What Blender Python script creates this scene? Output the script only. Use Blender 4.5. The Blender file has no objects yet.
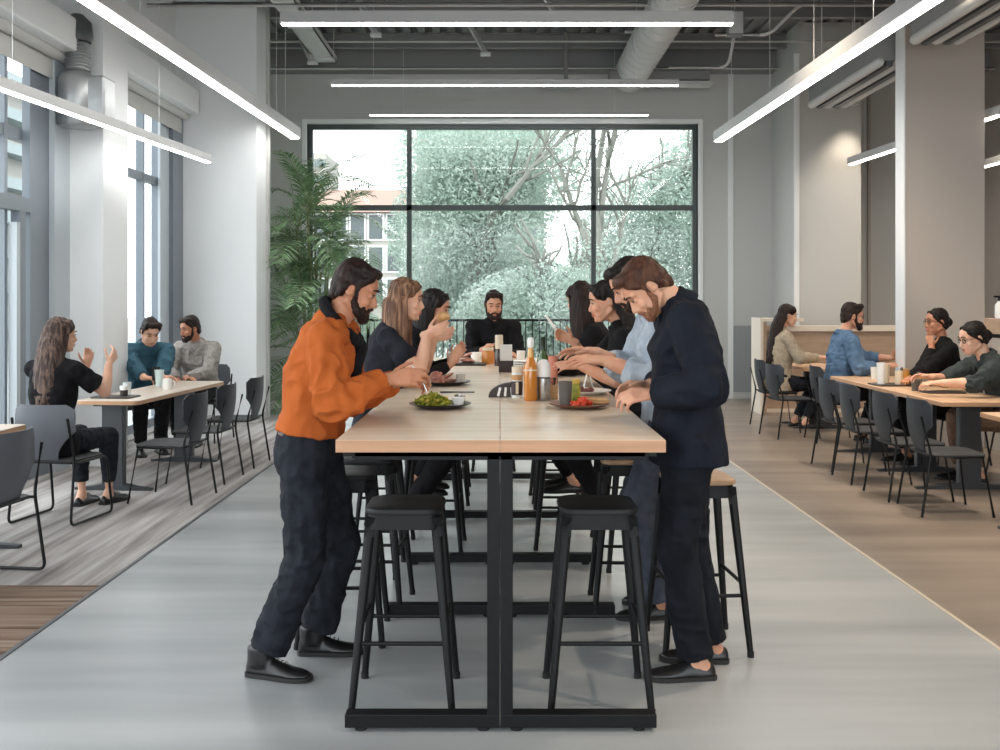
import bpy, bmesh, math, random
import numpy as np
from mathutils import Vector, Matrix

random.seed(7)
rng = np.random.default_rng(7)
SC = bpy.context.scene
COL = SC.collection
PI = math.pi
R = math.radians

# ------------------------------------------------------------------ camera
H, F, HZ = 1.54, 1000.0, 301.0
cd = bpy.data.cameras.new('camera')
cam = bpy.data.objects.new('camera', cd)
COL.objects.link(cam)
cam.location = (0, 0, H)
cam.rotation_euler = (R(90), 0, 0)
cd.sensor_fit = 'HORIZONTAL'
cd.sensor_width = 36.0
cd.lens = 36.0 * F / 1000.0
cd.shift_y = -(375.0 - HZ) / 1000.0
cd.clip_end = 500
SC.camera = cam
SC.view_settings.view_transform = 'Standard'
SC.view_settings.look = 'None'
SC.view_settings.gamma = 1.0
SC.view_settings.use_curve_mapping = False

def at(px, py, d):
    """place in the room of a spot seen at px,py when it stands d metres away"""
    return Vector(((px - 500.0) * d / F, d, H + (HZ - py) * d / F))

# ------------------------------------------------------------------ colours / materials
def lin(c):
    c /= 255.0
    return c / 12.92 if c <= 0.04045 else ((c + 0.055) / 1.055) ** 2.4
def rgb(r, g, b):
    return (lin(r), lin(g), lin(b), 1.0)

def mat(name, c, rough=0.5, metal=0.0, c2=None, scale=(8, 8, 8), detail=4, bump=0.0, bscale=60, spec=0.5, emit=None, estr=0, lo=0.35, hi=0.65, sheen=0.0, coat=0.0):
    m = bpy.data.materials.new(name)
    m.use_nodes = True
    nt = m.node_tree
    b = nt.nodes['Principled BSDF']
    b.inputs['Base Color'].default_value = c
    b.inputs['Roughness'].default_value = rough
    b.inputs['Metallic'].default_value = metal
    b.inputs['Specular IOR Level'].default_value = spec
    if sheen: b.inputs['Sheen Weight'].default_value = sheen
    if coat: b.inputs['Coat Weight'].default_value = coat
    if emit:
        b.inputs['Emission Color'].default_value = emit
        b.inputs['Emission Strength'].default_value = estr
    if c2 is not None or bump:
        tc = nt.nodes.new('ShaderNodeTexCoord')
    if c2 is not None:
        mp = nt.nodes.new('ShaderNodeMapping')
        mp.inputs['Scale'].default_value = scale
        n = nt.nodes.new('ShaderNodeTexNoise')
        n.inputs['Scale'].default_value = 1.0
        n.inputs['Detail'].default_value = detail
        rp = nt.nodes.new('ShaderNodeValToRGB')
        rp.color_ramp.elements[0].position = lo
        rp.color_ramp.elements[1].position = hi
        rp.color_ramp.elements[0].color = c
        rp.color_ramp.elements[1].color = c2
        nt.links.new(tc.outputs['Object'], mp.inputs['Vector'])
        nt.links.new(mp.outputs['Vector'], n.inputs['Vector'])
        nt.links.new(n.outputs['Fac'], rp.inputs['Fac'])
        nt.links.new(rp.outputs['Color'], b.inputs['Base Color'])
    if bump:
        n2 = nt.nodes.new('ShaderNodeTexNoise')
        n2.inputs['Scale'].default_value = bscale
        n2.inputs['Detail'].default_value = 3
        bp = nt.nodes.new('ShaderNodeBump')
        bp.inputs['Strength'].default_value = bump
        bp.inputs['Distance'].default_value = 0.01
        nt.links.new(tc.outputs['Object'], n2.inputs['Vector'])
        nt.links.new(n2.outputs['Fac'], bp.inputs['Height'])
        nt.links.new(bp.outputs['Normal'], b.inputs['Normal'])
    return m

def emis(name, c, s):
    m = bpy.data.materials.new(name)
    m.use_nodes = True
    nt = m.node_tree
    for n in list(nt.nodes): nt.nodes.remove(n)
    o = nt.nodes.new('ShaderNodeOutputMaterial')
    e = nt.nodes.new('ShaderNodeEmission')
    e.inputs['Color'].default_value = c
    e.inputs['Strength'].default_value = s
    nt.links.new(e.outputs[0], o.inputs['Surface'])
    return m

def pane_mat(name, tint, gl=0.07):
    m = bpy.data.materials.new(name)
    m.use_nodes = True
    nt = m.node_tree
    for n in list(nt.nodes): nt.nodes.remove(n)
    o = nt.nodes.new('ShaderNodeOutputMaterial')
    t = nt.nodes.new('ShaderNodeBsdfTransparent')
    t.inputs['Color'].default_value = tint
    g = nt.nodes.new('ShaderNodeBsdfGlossy')
    g.inputs['Roughness'].default_value = 0.02
    x = nt.nodes.new('ShaderNodeMixShader')
    x.inputs[0].default_value = gl
    nt.links.new(t.outputs[0], x.inputs[1])
    nt.links.new(g.outputs[0], x.inputs[2])
    nt.links.new(x.outputs[0], o.inputs['Surface'])
    return m

# ------------------------------------------------------------------ mesh building
def V(*a):
    return Vector(a) if len(a) > 1 else Vector(a[0])

def frame(d):
    d = Vector(d).normalized()
    up = Vector((0, 0, 1)) if abs(d.z) < 0.95 else Vector((0, 1, 0))
    a = d.cross(up).normalized()
    b = a.cross(d).normalized()
    return a, b, d

class MB:
    def __init__(s):
        s.v, s.f = [], []
    def add(s, vs, fs):
        o = len(s.v)
        s.v.extend([tuple(v) for v in vs])
        s.f.extend([tuple(i + o for i in f) for f in fs])
        return s
    def box(s, c, sz, M=None):
        c = Vector(c); hx, hy, hz = sz[0] / 2, sz[1] / 2, sz[2] / 2
        p = [Vector((x, y, z)) for x in (-hx, hx) for y in (-hy, hy) for z in (-hz, hz)]
        if M is not None: p = [M @ q for q in p]
        return s.add([c + q for q in p], [(0, 1, 3, 2), (4, 6, 7, 5), (0, 4, 5, 1), (2, 3, 7, 6), (0, 2, 6, 4), (1, 5, 7, 3)])
    def bb(s, x0, x1, y0, y1, z0, z1):
        return s.box(((x0 + x1) / 2, (y0 + y1) / 2, (z0 + z1) / 2), (x1 - x0, y1 - y0, z1 - z0))
    def bar(s, p0, p1, w, h):
        """square bar between two points"""
        p0, p1 = Vector(p0), Vector(p1)
        a, b, d = frame(p1 - p0)
        M = Matrix((a, d, b)).transposed()
        return s.box((p0 + p1) / 2, (w, (p1 - p0).length, h), M)
    def rings(s, rs, close=True):
        n = len(rs[0]); o = len(s.v); fs = []
        vs = [p for r in rs for p in r]
        for i in range(len(rs) - 1):
            for j in range(n):
                k = (j + 1) % n
                fs.append((i * n + j, i * n + k, (i + 1) * n + k, (i + 1) * n + j))
        if close:
            fs.append(tuple(range(n - 1, -1, -1)))
            fs.append(tuple((len(rs) - 1) * n + j for j in range(n)))
        return s.add(vs, fs)
    def cone(s, p0, p1, r0, r1=None, n=14):
        p0, p1 = Vector(p0), Vector(p1)
        if r1 is None: r1 = r0
        a, b, d = frame(p1 - p0)
        rs = []
        for p, r in ((p0, r0), (p1, r1)):
            rs.append([p + (a * math.cos(t) + b * math.sin(t)) * r for t in [2 * PI * j / n for j in range(n)]])
        return s.rings(rs)
    def cap(s, p0, p1, r0, r1=None, n=12, m=4):
        p0, p1 = Vector(p0), Vector(p1)
        if r1 is None: r1 = r0
        if (p1 - p0).length < 1e-6: p1 = p0 + Vector((0, 0, 1e-4))
        a, b, d = frame(p1 - p0)
        rs = []
        for i in range(m + 1):
            t = -PI / 2 * (1 - i / m) * 0.97
            rs.append((p0 + d * math.sin(t) * r0, r0 * math.cos(t)))
        for i in range(m + 1):
            t = PI / 2 * (i / m) * 0.97
            rs.append((p1 + d * math.sin(t) * r1, r1 * math.cos(t)))
        return s.rings([[c + (a * math.cos(2 * PI * j / n) + b * math.sin(2 * PI * j / n)) * r for j in range(n)] for c, r in rs])
    def ell(s, c, r, M=None, n=16, m=10):
        c = Vector(c); rs = []
        for i in range(m + 1):
            t = -PI / 2 + PI * (0.02 + 0.96 * i / m)
            rr = []
            for j in range(n):
                q = Vector((r[0] * math.cos(t) * math.cos(2 * PI * j / n), r[1] * math.cos(t) * math.sin(2 * PI * j / n), r[2] * math.sin(t)))
                rr.append(c + (M @ q if M is not None else q))
            rs.append(rr)
        return s.rings(rs)
    def loft(s, secs, n=24, e=2.0):
        """secs: (centre, xaxis, yaxis, rx, ry)"""
        rs = []
        for c, xa, ya, rx, ry in secs:
            c, xa, ya = Vector(c), Vector(xa), Vector(ya)
            rr = []
            for j in range(n):
                t = 2 * PI * j / n
                cx, sy = math.cos(t), math.sin(t)
                ux = math.copysign(abs(cx) ** (2 / e), cx); uy = math.copysign(abs(sy) ** (2 / e), sy)
                rr.append(c + xa * (rx * ux) + ya * (ry * uy))
            rs.append(rr)
        return s.rings(rs)
    def lathe(s, prof, c=(0, 0, 0), n=24, M=None):
        c = Vector(c); rs = []
        for r, z in prof:
            rr = []
            for j in range(n):
                q = Vector((max(r, 1e-4) * math.cos(2 * PI * j / n), max(r, 1e-4) * math.sin(2 * PI * j / n), z))
                rr.append(c + (M @ q if M is not None else q))
            rs.append(rr)
        return s.rings(rs)
    def tube(s, pts, r, n=8):
        pts = [Vector(p) for p in pts]
        if not isinstance(r, (list, tuple)): r = [r] * len(pts)
        rs = []; a0 = None
        for i, p in enumerate(pts):
            d = ((pts[min(i + 1, len(pts) - 1)] - p).normalized() + (p - pts[max(i - 1, 0)]).normalized()).normalized()
            if a0 is None: a, b, _ = frame(d)
            else:
                a = (a0 - d * a0.dot(d)).normalized(); b = d.cross(a)
            a0 = a
            rs.append([p + (a * math.cos(2 * PI * j / n) + b * math.sin(2 * PI * j / n)) * r[i] for j in range(n)])
        return s.rings(rs)
    def prism(s, outline, z0, z1):
        n = len(outline)
        vs = [(x, y, z0) for x, y in outline] + [(x, y, z1) for x, y in outline]
        fs = [tuple(range(n - 1, -1, -1)), tuple(range(n, 2 * n))]
        fs += [(j, (j + 1) % n, n + (j + 1) % n, n + j) for j in range(n)]
        return s.add(vs, fs)
    def build(s, name, m=None, parent=None, smooth=True, ang=40, bevel=0, seg=2, recalc=True):
        me = bpy.data.meshes.new(name)
        me.from_pydata(s.v, [], s.f)
        if recalc:
            bm = bmesh.new(); bm.from_mesh(me)
            bmesh.ops.recalc_face_normals(bm, faces=bm.faces)
            bm.to_mesh(me); bm.free()
        if smooth:
            me.shade_smooth()
            me.set_sharp_from_angle(angle=R(ang))
        return link(name, me, m, parent, bevel, seg)

def link(name, me, m=None, parent=None, bevel=0, seg=2):
    o = bpy.data.objects.new(name, me)
    COL.objects.link(o)
    if m is not None: me.materials.append(m)
    if parent is not None: o.parent = parent
    if bevel:
        md = o.modifiers.new('bevel', 'BEVEL')
        md.width = bevel; md.segments = seg; md.limit_method = 'ANGLE'; md.angle_limit = R(35)
    return o

def fillet(pts, r, k=5):
    """round the inner corners of a polyline"""
    pts = [Vector(p) for p in pts]; out = [pts[0]]
    for i in range(1, len(pts) - 1):
        a, b, c = pts[i - 1], pts[i], pts[i + 1]
        u, w = (a - b), (c - b)
        q = min(r, u.length * .45, w.length * .45)
        p0, p1 = b + u.normalized() * q, b + w.normalized() * q
        for j in range(k + 1):
            t = j / k
            out.append(p0 * (1 - t) ** 2 + b * 2 * t * (1 - t) + p1 * t * t)
    out.append(pts[-1])
    return out

def rrect(w, h, r, k=5):
    o = []
    for cx, cy, a0 in ((w / 2 - r, h / 2 - r, 0), (-w / 2 + r, h / 2 - r, 90), (-w / 2 + r, -h / 2 + r, 180), (w / 2 - r, -h / 2 + r, 270)):
        for j in range(k + 1):
            a = R(a0 + 90 * j / k)
            o.append((cx + r * math.cos(a), cy + r * math.sin(a)))
    return o

# ------------------------------------------------------------------ things
def tag(o, label=None, cat=None, group=None, kind=None):
    if label: o['label'] = label
    if cat: o['category'] = cat
    if group: o['group'] = group
    if kind: o['kind'] = kind
    return o
def thing(name, label, cat, loc=(0, 0, 0), rz=0.0, group=None):
    o = bpy.data.objects.new(name, None)
    o.empty_display_size = 0.1
    COL.objects.link(o)
    o.location = loc
    o.rotation_euler = (0, 0, rz)
    return tag(o, label, cat, group)
def struct(o):
    o['kind'] = 'structure'
    return o
def copy_tree(o, parent=None):
    c = o.copy()
    COL.objects.link(c)
    if parent is not None:
        c.parent = parent
        c.matrix_parent_inverse = o.matrix_parent_inverse
    for ch in [x for x in bpy.data.objects if x.parent == o]:
        copy_tree(ch, c)
    return c
def dup(o, label, loc, rz=0.0, group=None):
    c = copy_tree(o)
    c.location = loc; c.rotation_euler = (0, 0, rz)
    return tag(c, label, None, group)

# ------------------------------------------------------------------ noise on arrays
def _hash(ix, iy, iz):
    h = (ix * 374761393 + iy * 668265263 + iz * 2147483647 + 1274126177) & 0xFFFFFFFF
    h = ((h ^ (h >> 13)) * 1274126177) & 0xFFFFFFFF
    return ((h ^ (h >> 16)) & 0xFFFF) / 65535.0
def vnoise(P):
    P = np.asarray(P, dtype=np.float64)
    i = np.floor(P).astype(np.int64); f = P - i
    u = f * f * (3 - 2 * f)
    out = 0
    for dx in (0, 1):
        for dy in (0, 1):
            for dz in (0, 1):
                w = (u[:, 0] if dx else 1 - u[:, 0]) * (u[:, 1] if dy else 1 - u[:, 1]) * (u[:, 2] if dz else 1 - u[:, 2])
                out = out + w * _hash(i[:, 0] + dx, i[:, 1] + dy, i[:, 2] + dz)
    return out * 2 - 1

def remesh(mb, voxel):
    me = bpy.data.meshes.new('tmp')
    me.from_pydata(mb.v, [], mb.f)
    bm = bmesh.new(); bm.from_mesh(me)
    bmesh.ops.recalc_face_normals(bm, faces=bm.faces)
    bm.to_mesh(me); bm.free()
    o = bpy.data.objects.new('tmp', me)
    COL.objects.link(o)
    md = o.modifiers.new('r', 'REMESH')
    md.mode = 'VOXEL'; md.voxel_size = voxel; md.adaptivity = 0
    dg = bpy.context.evaluated_depsgraph_get()
    out = bpy.data.meshes.new_from_object(o.evaluated_get(dg))
    bpy.data.objects.remove(o)
    bpy.data.meshes.remove(me)
    return out
def getv(me):
    a = np.empty(len(me.vertices) * 3); me.vertices.foreach_get('co', a); return a.reshape(-1, 3)
def setv(me, a):
    me.vertices.foreach_set('co', a.ravel()); me.update()
def getn(me):
    a = np.empty(len(me.vertices) * 3); me.vertex_normals.foreach_get('vector', a); return a.reshape(-1, 3)
def smooth_v(me, iters, w=0.5):
    e = np.empty(len(me.edges) * 2, dtype=np.int32); me.edges.foreach_get('vertices', e); e = e.reshape(-1, 2)
    v = getv(me); n = len(v)
    deg = np.bincount(e.ravel(), minlength=n).astype(float); deg[deg == 0] = 1
    for _ in range(iters):
        s = np.empty_like(v)
        for c in range(3):
            s[:, c] = np.bincount(e[:, 0], v[e[:, 1], c], n) + np.bincount(e[:, 1], v[e[:, 0], c], n)
        s /= deg[:, None]
        ww = w if np.isscalar(w) else w[:, None]
        v = v + (s - v) * ww
    setv(me, v)
# ================================================================== materials of the room
def floor_mat(name, a, b, sc, rough):
    m = mat(name, a, rough, 0, b, sc, 3, spec=0.45, lo=0.3, hi=0.7)
    nt = m.node_tree
    bs = nt.nodes['Principled BSDF']
    tc = [n for n in nt.nodes if n.bl_idname == 'ShaderNodeTexCoord'][0]
    mp = nt.nodes.new('ShaderNodeMapping'); mp.inputs['Scale'].default_value = (0.6, 5.0, 1)
    n = nt.nodes.new('ShaderNodeTexNoise'); n.inputs['Scale'].default_value = 1.3; n.inputs['Detail'].default_value = 3
    mr = nt.nodes.new('ShaderNodeMapRange')
    mr.inputs['To Min'].default_value = rough - 0.06; mr.inputs['To Max'].default_value = rough + 0.14
    nt.links.new(tc.outputs['Object'], mp.inputs['Vector']); nt.links.new(mp.outputs['Vector'], n.inputs['Vector'])
    nt.links.new(n.outputs['Fac'], mr.inputs['Value']); nt.links.new(mr.outputs['Result'], bs.inputs['Roughness'])
    return m
M = {}
M['floor'] = floor_mat('polished_concrete', rgb(136, 139, 140), rgb(169, 171, 171), (0.35, 2.6, 1), 0.3)
M['floor_warm'] = floor_mat('polished_concrete_brown', rgb(116, 104, 94), rgb(144, 131, 118), (0.35, 2.6, 1), 0.32)
M['white'] = mat('white_paint', rgb(234, 236, 236), 0.7)
M['offwhite'] = mat('grey_white_paint', rgb(196, 196, 193), 0.75)
M['greywall'] = mat('light_grey_paint', rgb(178, 178, 175), 0.75)
M['greywall2'] = mat('mid_grey_paint', rgb(150, 153, 156), 0.75)
M['ceil'] = mat('dark_ceiling', rgb(134, 134, 134), 0.85)
M['ceil_pale'] = mat('pale_ceiling_steel', rgb(200, 200, 199), 0.6)
M['ceil_mid'] = mat('mid_ceiling_steel', rgb(136, 136, 136), 0.6)
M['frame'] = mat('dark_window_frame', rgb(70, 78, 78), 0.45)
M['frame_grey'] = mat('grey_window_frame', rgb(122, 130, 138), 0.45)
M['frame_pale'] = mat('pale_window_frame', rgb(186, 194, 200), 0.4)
M['glass'] = pane_mat('window_glass', (0.95, 0.965, 0.955, 1), 0.012)
M['glass_clear'] = pane_mat('window_glass_clear', (0.97, 0.985, 0.99, 1), 0.05)
M['taupe'] = mat('taupe_paint', rgb(176, 168, 160), 0.75)
M['galv'] = mat('galvanised_steel', rgb(176, 178, 178), 0.38, 0.6, rgb(150, 152, 152), (3, 3, 3))
M['cable'] = mat('cable_grey', rgb(222, 222, 222), 0.5)
M['lamp_body'] = mat('lamp_housing', rgb(190, 190, 190), 0.45)
M['lamp_on'] = emis('lamp_diffuser_lit', (1.0, 0.985, 0.96, 1), 11.0)
M['lamp_warm'] = emis('lamp_diffuser_lit_warm', (1.0, 0.92, 0.82, 1), 12.0)
M['black_metal'] = mat('black_powdercoat', rgb(16, 16, 18), 0.5, 0.0, spec=.25)
M['trim_pale'] = mat('pale_floor_strip', rgb(196, 184, 168), 0.4)
M['trim_dark'] = mat('dark_floor_strip', rgb(78, 80, 82), 0.4)

def carpet_mat():
    m = mat('carpet_planks', rgb(120, 116, 114), 0.95, spec=0.1)
    nt = m.node_tree; bs = nt.nodes['Principled BSDF']
    tc = nt.nodes.new('ShaderNodeTexCoord')
    sep = nt.nodes.new('ShaderNodeSeparateXYZ')
    nt.links.new(tc.outputs['Object'], sep.inputs[0])
    def streak(scale, rot, ramp):
        mp = nt.nodes.new('ShaderNodeMapping'); mp.inputs['Scale'].default_value = scale; mp.inputs['Rotation'].default_value = (0, 0, rot)
        n = nt.nodes.new('ShaderNodeTexNoise'); n.inputs['Scale'].default_value = 1; n.inputs['Detail'].default_value = 3
        rp = nt.nodes.new('ShaderNodeValToRGB')
        els = rp.color_ramp.elements
        els[0].position, els[0].color = ramp[0]; els[1].position, els[1].color = ramp[-1]
        for p, c in ramp[1:-1]:
            e = els.new(p); e.color = c
        nt.links.new(tc.outputs['Object'], mp.inputs['Vector']); nt.links.new(mp.outputs['Vector'], n.inputs['Vector']); nt.links.new(n.outputs['Fac'], rp.inputs['Fac'])
        return rp
    g = streak((11, 0.7, 1), R(9), [(0.3, rgb(116, 111, 108)), (0.45, rgb(146, 141, 138)), (0.55, rgb(164, 160, 157)), (0.7, rgb(182, 178, 175))])
    b = streak((0.8, 22, 1), 0, [(0.3, rgb(72, 57, 48)), (0.45, rgb(112, 92, 78)), (0.6, rgb(128, 112, 100)), (0.72, rgb(150, 138, 128))])
    st = nt.nodes.new('ShaderNodeMath'); st.operation = 'LESS_THAN'; st.inputs[1].default_value = 5.42
    mx = nt.nodes.new('ShaderNodeMix'); mx.data_type = 'RGBA'
    nt.links.new(sep.outputs['Y'], st.inputs[0])
    nt.links.new(st.outputs[0], mx.inputs['Factor'])
    nt.links.new(g.outputs['Color'], mx.inputs['A']); nt.links.new(b.outputs['Color'], mx.inputs['B'])
    nt.links.new(mx.outputs['Result'], bs.inputs['Base Color'])
    return m
M['carpet'] = carpet_mat()

# ================================================================== shell
XL, XR, Y0, YB, ZC = -4.3, 7.6, -3.2, 15.8, 5.6
def sbox(name, m, *boxes, bevel=0):
    mb = MB()
    for b in boxes: mb.bb(*b)
    return struct(mb.build(name, m, smooth=False, bevel=bevel))
sbox('floor', M['floor'], (-2.15, 2.21, Y0, YB + .3, -.2, 0))
sbox('floor_carpet', M['carpet'], (XL - .3, -2.15, Y0, YB + .3, -.2, 0))
sbox('floor_right', M['floor_warm'], (2.21, XR + .2, Y0, YB + .3, -.2, 0))
sbox('trim_1', M['trim_dark'], (-2.162, -2.138, Y0, YB, 0, .004))
sbox('trim_2', M['trim_pale'], (2.2, 2.22, Y0, YB, 0, .003))
mb = MB().bb(XL - .3, XR + .2, Y0 - .2, YB + .3, ZC, ZC + .2)
x = XL
while x < XR:                                             # the ribs of the steel deck
    mb.bb(x, x + .11, Y0, YB, ZC - .05, ZC + .01); x += .22
struct(mb.build('ceiling', M['ceil'], smooth=False))

WX0, WX1, WZ = -3.05, 3.13, 4.34
sbox('wall_back', M['offwhite'], (XL, WX0, YB, YB + .25, 0, ZC), (WX1, XR, YB, YB + .25, 0, ZC), (WX0, WX1, YB, YB + .25, WZ, ZC))
sbox('wall_back_beam', M['ceil_mid'], (XL, XR, YB - .3, YB - .002, 5.12, ZC - .05))
sbox('trim_3', M['white'], (WX0 - .07, WX0, YB - .03, YB + .2, 0, WZ + .07), (WX1, WX1 + .07, YB - .03, YB + .2, 0, WZ + .07), (WX0, WX1, YB - .03, YB + .2, WZ, WZ + .07))
sbox('trim_4', M['white'], (3.60, 3.68, YB - .03, YB, 0, 5.12))
sbox('baseboard_back', M['offwhite'], (3.68, 4.3, YB - .05, YB - .02, 0, .1), (XL, WX0 - .07, YB - .05, YB - .02, 0, .1))
sbox('wall_back_dado', M['greywall2'], (3.68, 4.6, YB - .02, YB - .001, 0, 1.15))
# raised wall that steps forward on the right of the back wall
sbox('wall_back_step', M['offwhite'], (4.29, 5.2, 14.4, YB, 0, ZC - .05))
sbox('step_lit_edge', M['white'], (4.23, 4.30, 14.36, 14.40, 0, 5.1))  # white strip paints the window light on the step's left face
sbox('trim_6', M['taupe'], (5.62, 5.70, YB - .05, YB, 0, 5.1), (5.80, 5.84, YB - .05, YB, 0, 5.1))
sbox('wall_right', M['taupe'], (XR, XR + .2, Y0, YB, 0, ZC))
sbox('wall_front', M['offwhite'], (XL, XR, Y0 - .2, Y0, 0, .4), (XL, XR, Y0 - .2, Y0, 4.2, ZC), (XL, -3.6, Y0 - .2, Y0, .4, 4.2), (6.6, XR, Y0 - .2, Y0, .4, 4.2))

# left side: glazed bays between piers
sbox('wall_left', M['white'], (XL - .1, -4.12, 9.92, 12.7, 4.1, ZC), (XL - .1, -4.12, Y0, 9.3, 3.95, ZC), (XL - .1, -4.0, 13.3, YB, 0, ZC), (XL - .1, -4.1, 9.92, 12.7, 0, .06))
sbox('column_left_near', M['white'], (XL - .1, -3.69, 9.3, 9.92, 0, ZC), bevel=.006)
sbox('column_left_far', M['white'], (XL - .1, -3.09, 12.7, 13.2, 0, ZC), bevel=.006)
sbox('trim_7', M['offwhite'], (-3.10, -3.06, 13.2, 13.32, 0, ZC))
sbox('baseboard_left', M['offwhite'], (-4.0, -3.075, 12.685, 12.7, 0, .09), (-3.09, -3.078, 12.7, 13.2, 0, .09))
sbox('ceiling_soffit_left', M['greywall'], (XL, -3.5, Y0, 9.3, 4.6, ZC))
sbox('column_right', M['taupe'], (4.25, 5.09, 10.5, 10.7, 0, ZC), bevel=.004)
sbox('trim_8', M['white'], (4.235, 4.252, 10.49, 10.71, 0, ZC - .05))
sbox('wall_right_post', M['white'], (5.16, 5.25, 10.95, 11.05, 0, 4.3))

def window(name, axis, pos, a0, a1, z0, z1, vs, hs, m, gm, fw=.08, fd=.1, extra=()):
    """a glazed frame: vs/hs are the inner bars"""
    root = bpy.data.objects.new(name, None); COL.objects.link(root); struct(root)
    mb = MB()
    def bx(u0, u1, q0, q1, dd=fd):
        if axis == 'x': mb.bb(u0, u1, pos, pos + dd, q0, q1)
        else: mb.bb(pos, pos + dd, u0, u1, q0, q1)
    bx(a0, a0 + fw, z0, z1); bx(a1 - fw, a1, z0, z1); bx(a0 + fw, a1 - fw, z1 - fw, z1); bx(a0 + fw, a1 - fw, z0, z0 + fw)
    for u, w in vs: bx(u - w / 2, u + w / 2, z0 + fw, z1 - fw, fd * .9)
    for q, w in hs: bx(a0 + fw, a1 - fw, q - w / 2, q + w / 2, fd * .8)
    mb.build('window_frame', m, root, smooth=False)
    us = [a0 + fw] + [u for u, w in vs] + [a1 - fw]
    qs = [z0 + fw] + [q for q, w in hs] + [z1 - fw]
    for i in range(len(us) - 1):
        for j in range(len(qs) - 1):
            g = MB()
            if axis == 'x': g.bb(us[i], us[i + 1], pos + .045, pos + .053, qs[j], qs[j + 1])
            else: g.bb(pos + .045, pos + .053, us[i], us[i + 1], qs[j], qs[j + 1])
            g.build('pane', gm, root, smooth=False)
    return root
window('window_1', 'x', YB + .06, WX0, WX1, 0, WZ, [(-1.44, .075), (1.485, .075)], [(3.02, .085)], M['frame'], M['glass'], .075)
w2 = window('window_2', 'y', -4.2, 9.92, 12.7, .06, 4.1, [(10.55, .05), (11.0, .03), (11.55, .05), (12.05, .03)], [(2.98, .09)], M['frame_grey'], M['glass_clear'], .1)
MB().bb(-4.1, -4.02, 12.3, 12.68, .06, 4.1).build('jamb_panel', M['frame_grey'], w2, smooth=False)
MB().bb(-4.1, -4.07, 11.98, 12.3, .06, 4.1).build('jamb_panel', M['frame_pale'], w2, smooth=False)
w3 = window('window_3', 'y', -4.2, Y0, 9.3, 0, 3.95, [(-1.2, .08), (.8, .08), (2.8, .08), (4.8, .08), (6.2, .08), (7.4, .06), (8.32, .05)], [(2.97, .1)], M['frame_grey'], M['glass_clear'], .12)
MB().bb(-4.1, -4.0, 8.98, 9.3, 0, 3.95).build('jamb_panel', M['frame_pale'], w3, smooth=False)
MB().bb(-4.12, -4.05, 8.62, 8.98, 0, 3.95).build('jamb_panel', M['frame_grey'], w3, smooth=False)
MB().bb(-4.1, -4.05, 9.10, 9.12, 0, 3.95).build('jamb_bead', M['frame_grey'], w3, smooth=False)
mb = MB().bb(-4.12, -4.04, 7.0, 8.62, 2.3, 2.42).bb(-4.12, -4.04, 8.42, 8.52, 0, 2.3)
mb.build('door_frame', M['frame_grey'], w3, smooth=False)
MB().bb(-4.1, -4.03, 8.34, 8.4, .1, 2.2).build('door_handle', M['frame_pale'], w3, smooth=False)
window('window_4_added', 'x', Y0 - .15, -3.6, 6.6, .4, 4.2, [(-1.5, .08), (1.0, .08), (3.5, .08)], [(2.9, .08)], M['frame_grey'], M['glass_clear'])  # unseen window behind the camera, added to let daylight in

# roller blind boxes over the left windows
def blind(label, y0, y1, z, x0=-4.1):
    t = thing('roller_blind', label, 'blind', (x0, y0, z), 0, 'roller blinds over the left windows')
    MB().bb(.0, .3, 0, y1 - y0, 0, .3).build('blind_box', M['white'], t, smooth=False, bevel=.02)
    MB().cone((.13, .03, -.03), (.13, y1 - y0 - .03, -.03), .05).build('blind_roll', M['offwhite'], t)
    MB().bb(.08, .085, .05, y1 - y0 - .05, -.25, -.03).build('blind_cloth', M['offwhite'], t, smooth=False)
blind('white roller blind box above the tall window between the two white piers', 9.95, 12.66, 3.9)
blind('white roller blind box above the glazed bay at the left edge', 3.0, 9.26, 3.78)

# ================================================================== ceiling services
def pendant(label, p0, p1, lit, w=.075, h=.1, drops=(.12, .88), group='linear pendant lights', warm=False):
    p0, p1 = Vector(p0), Vector(p1)
    t = thing('pendant_light', label, 'ceiling light', tuple((p0 + p1) / 2), 0, group)
    o = (p0 + p1) / 2
    a, b = p0 - o, p1 - o
    up = Vector((0, 0, 1))
    MB().bar(a + up * h * .62, b + up * h * .62, w, h).build('housing', M['lamp_body'], t, smooth=False)
    MB().bar(a + up * h * .06, b + up * h * .06, w * .62, h * .12).build('diffuser', lit, t, smooth=False)
    L = (b - a)
    dn = L.normalized()
    MB().bar(a - dn * .012 + up * h * .55, a + up * h * .55, w * 1.02, h * 1.1).build('end_cap', M['lamp_body'], t, smooth=False)
    MB().bar(b + dn * .012 + up * h * .55, b + up * h * .55, w * 1.02, h * 1.1).build('end_cap', M['lamp_body'], t, smooth=False)
    for q in drops:
        c = a + L * q
        MB().cone(c + up * h, c + up * (ZC - .05 - o.z), .003, n=6).build('cable', M['cable'], t)
    return t
def pl(px, py, dz):                                        # a spot at height H+dz
    d = dz * F / (HZ - py)
    return at(px, py, d)
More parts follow.
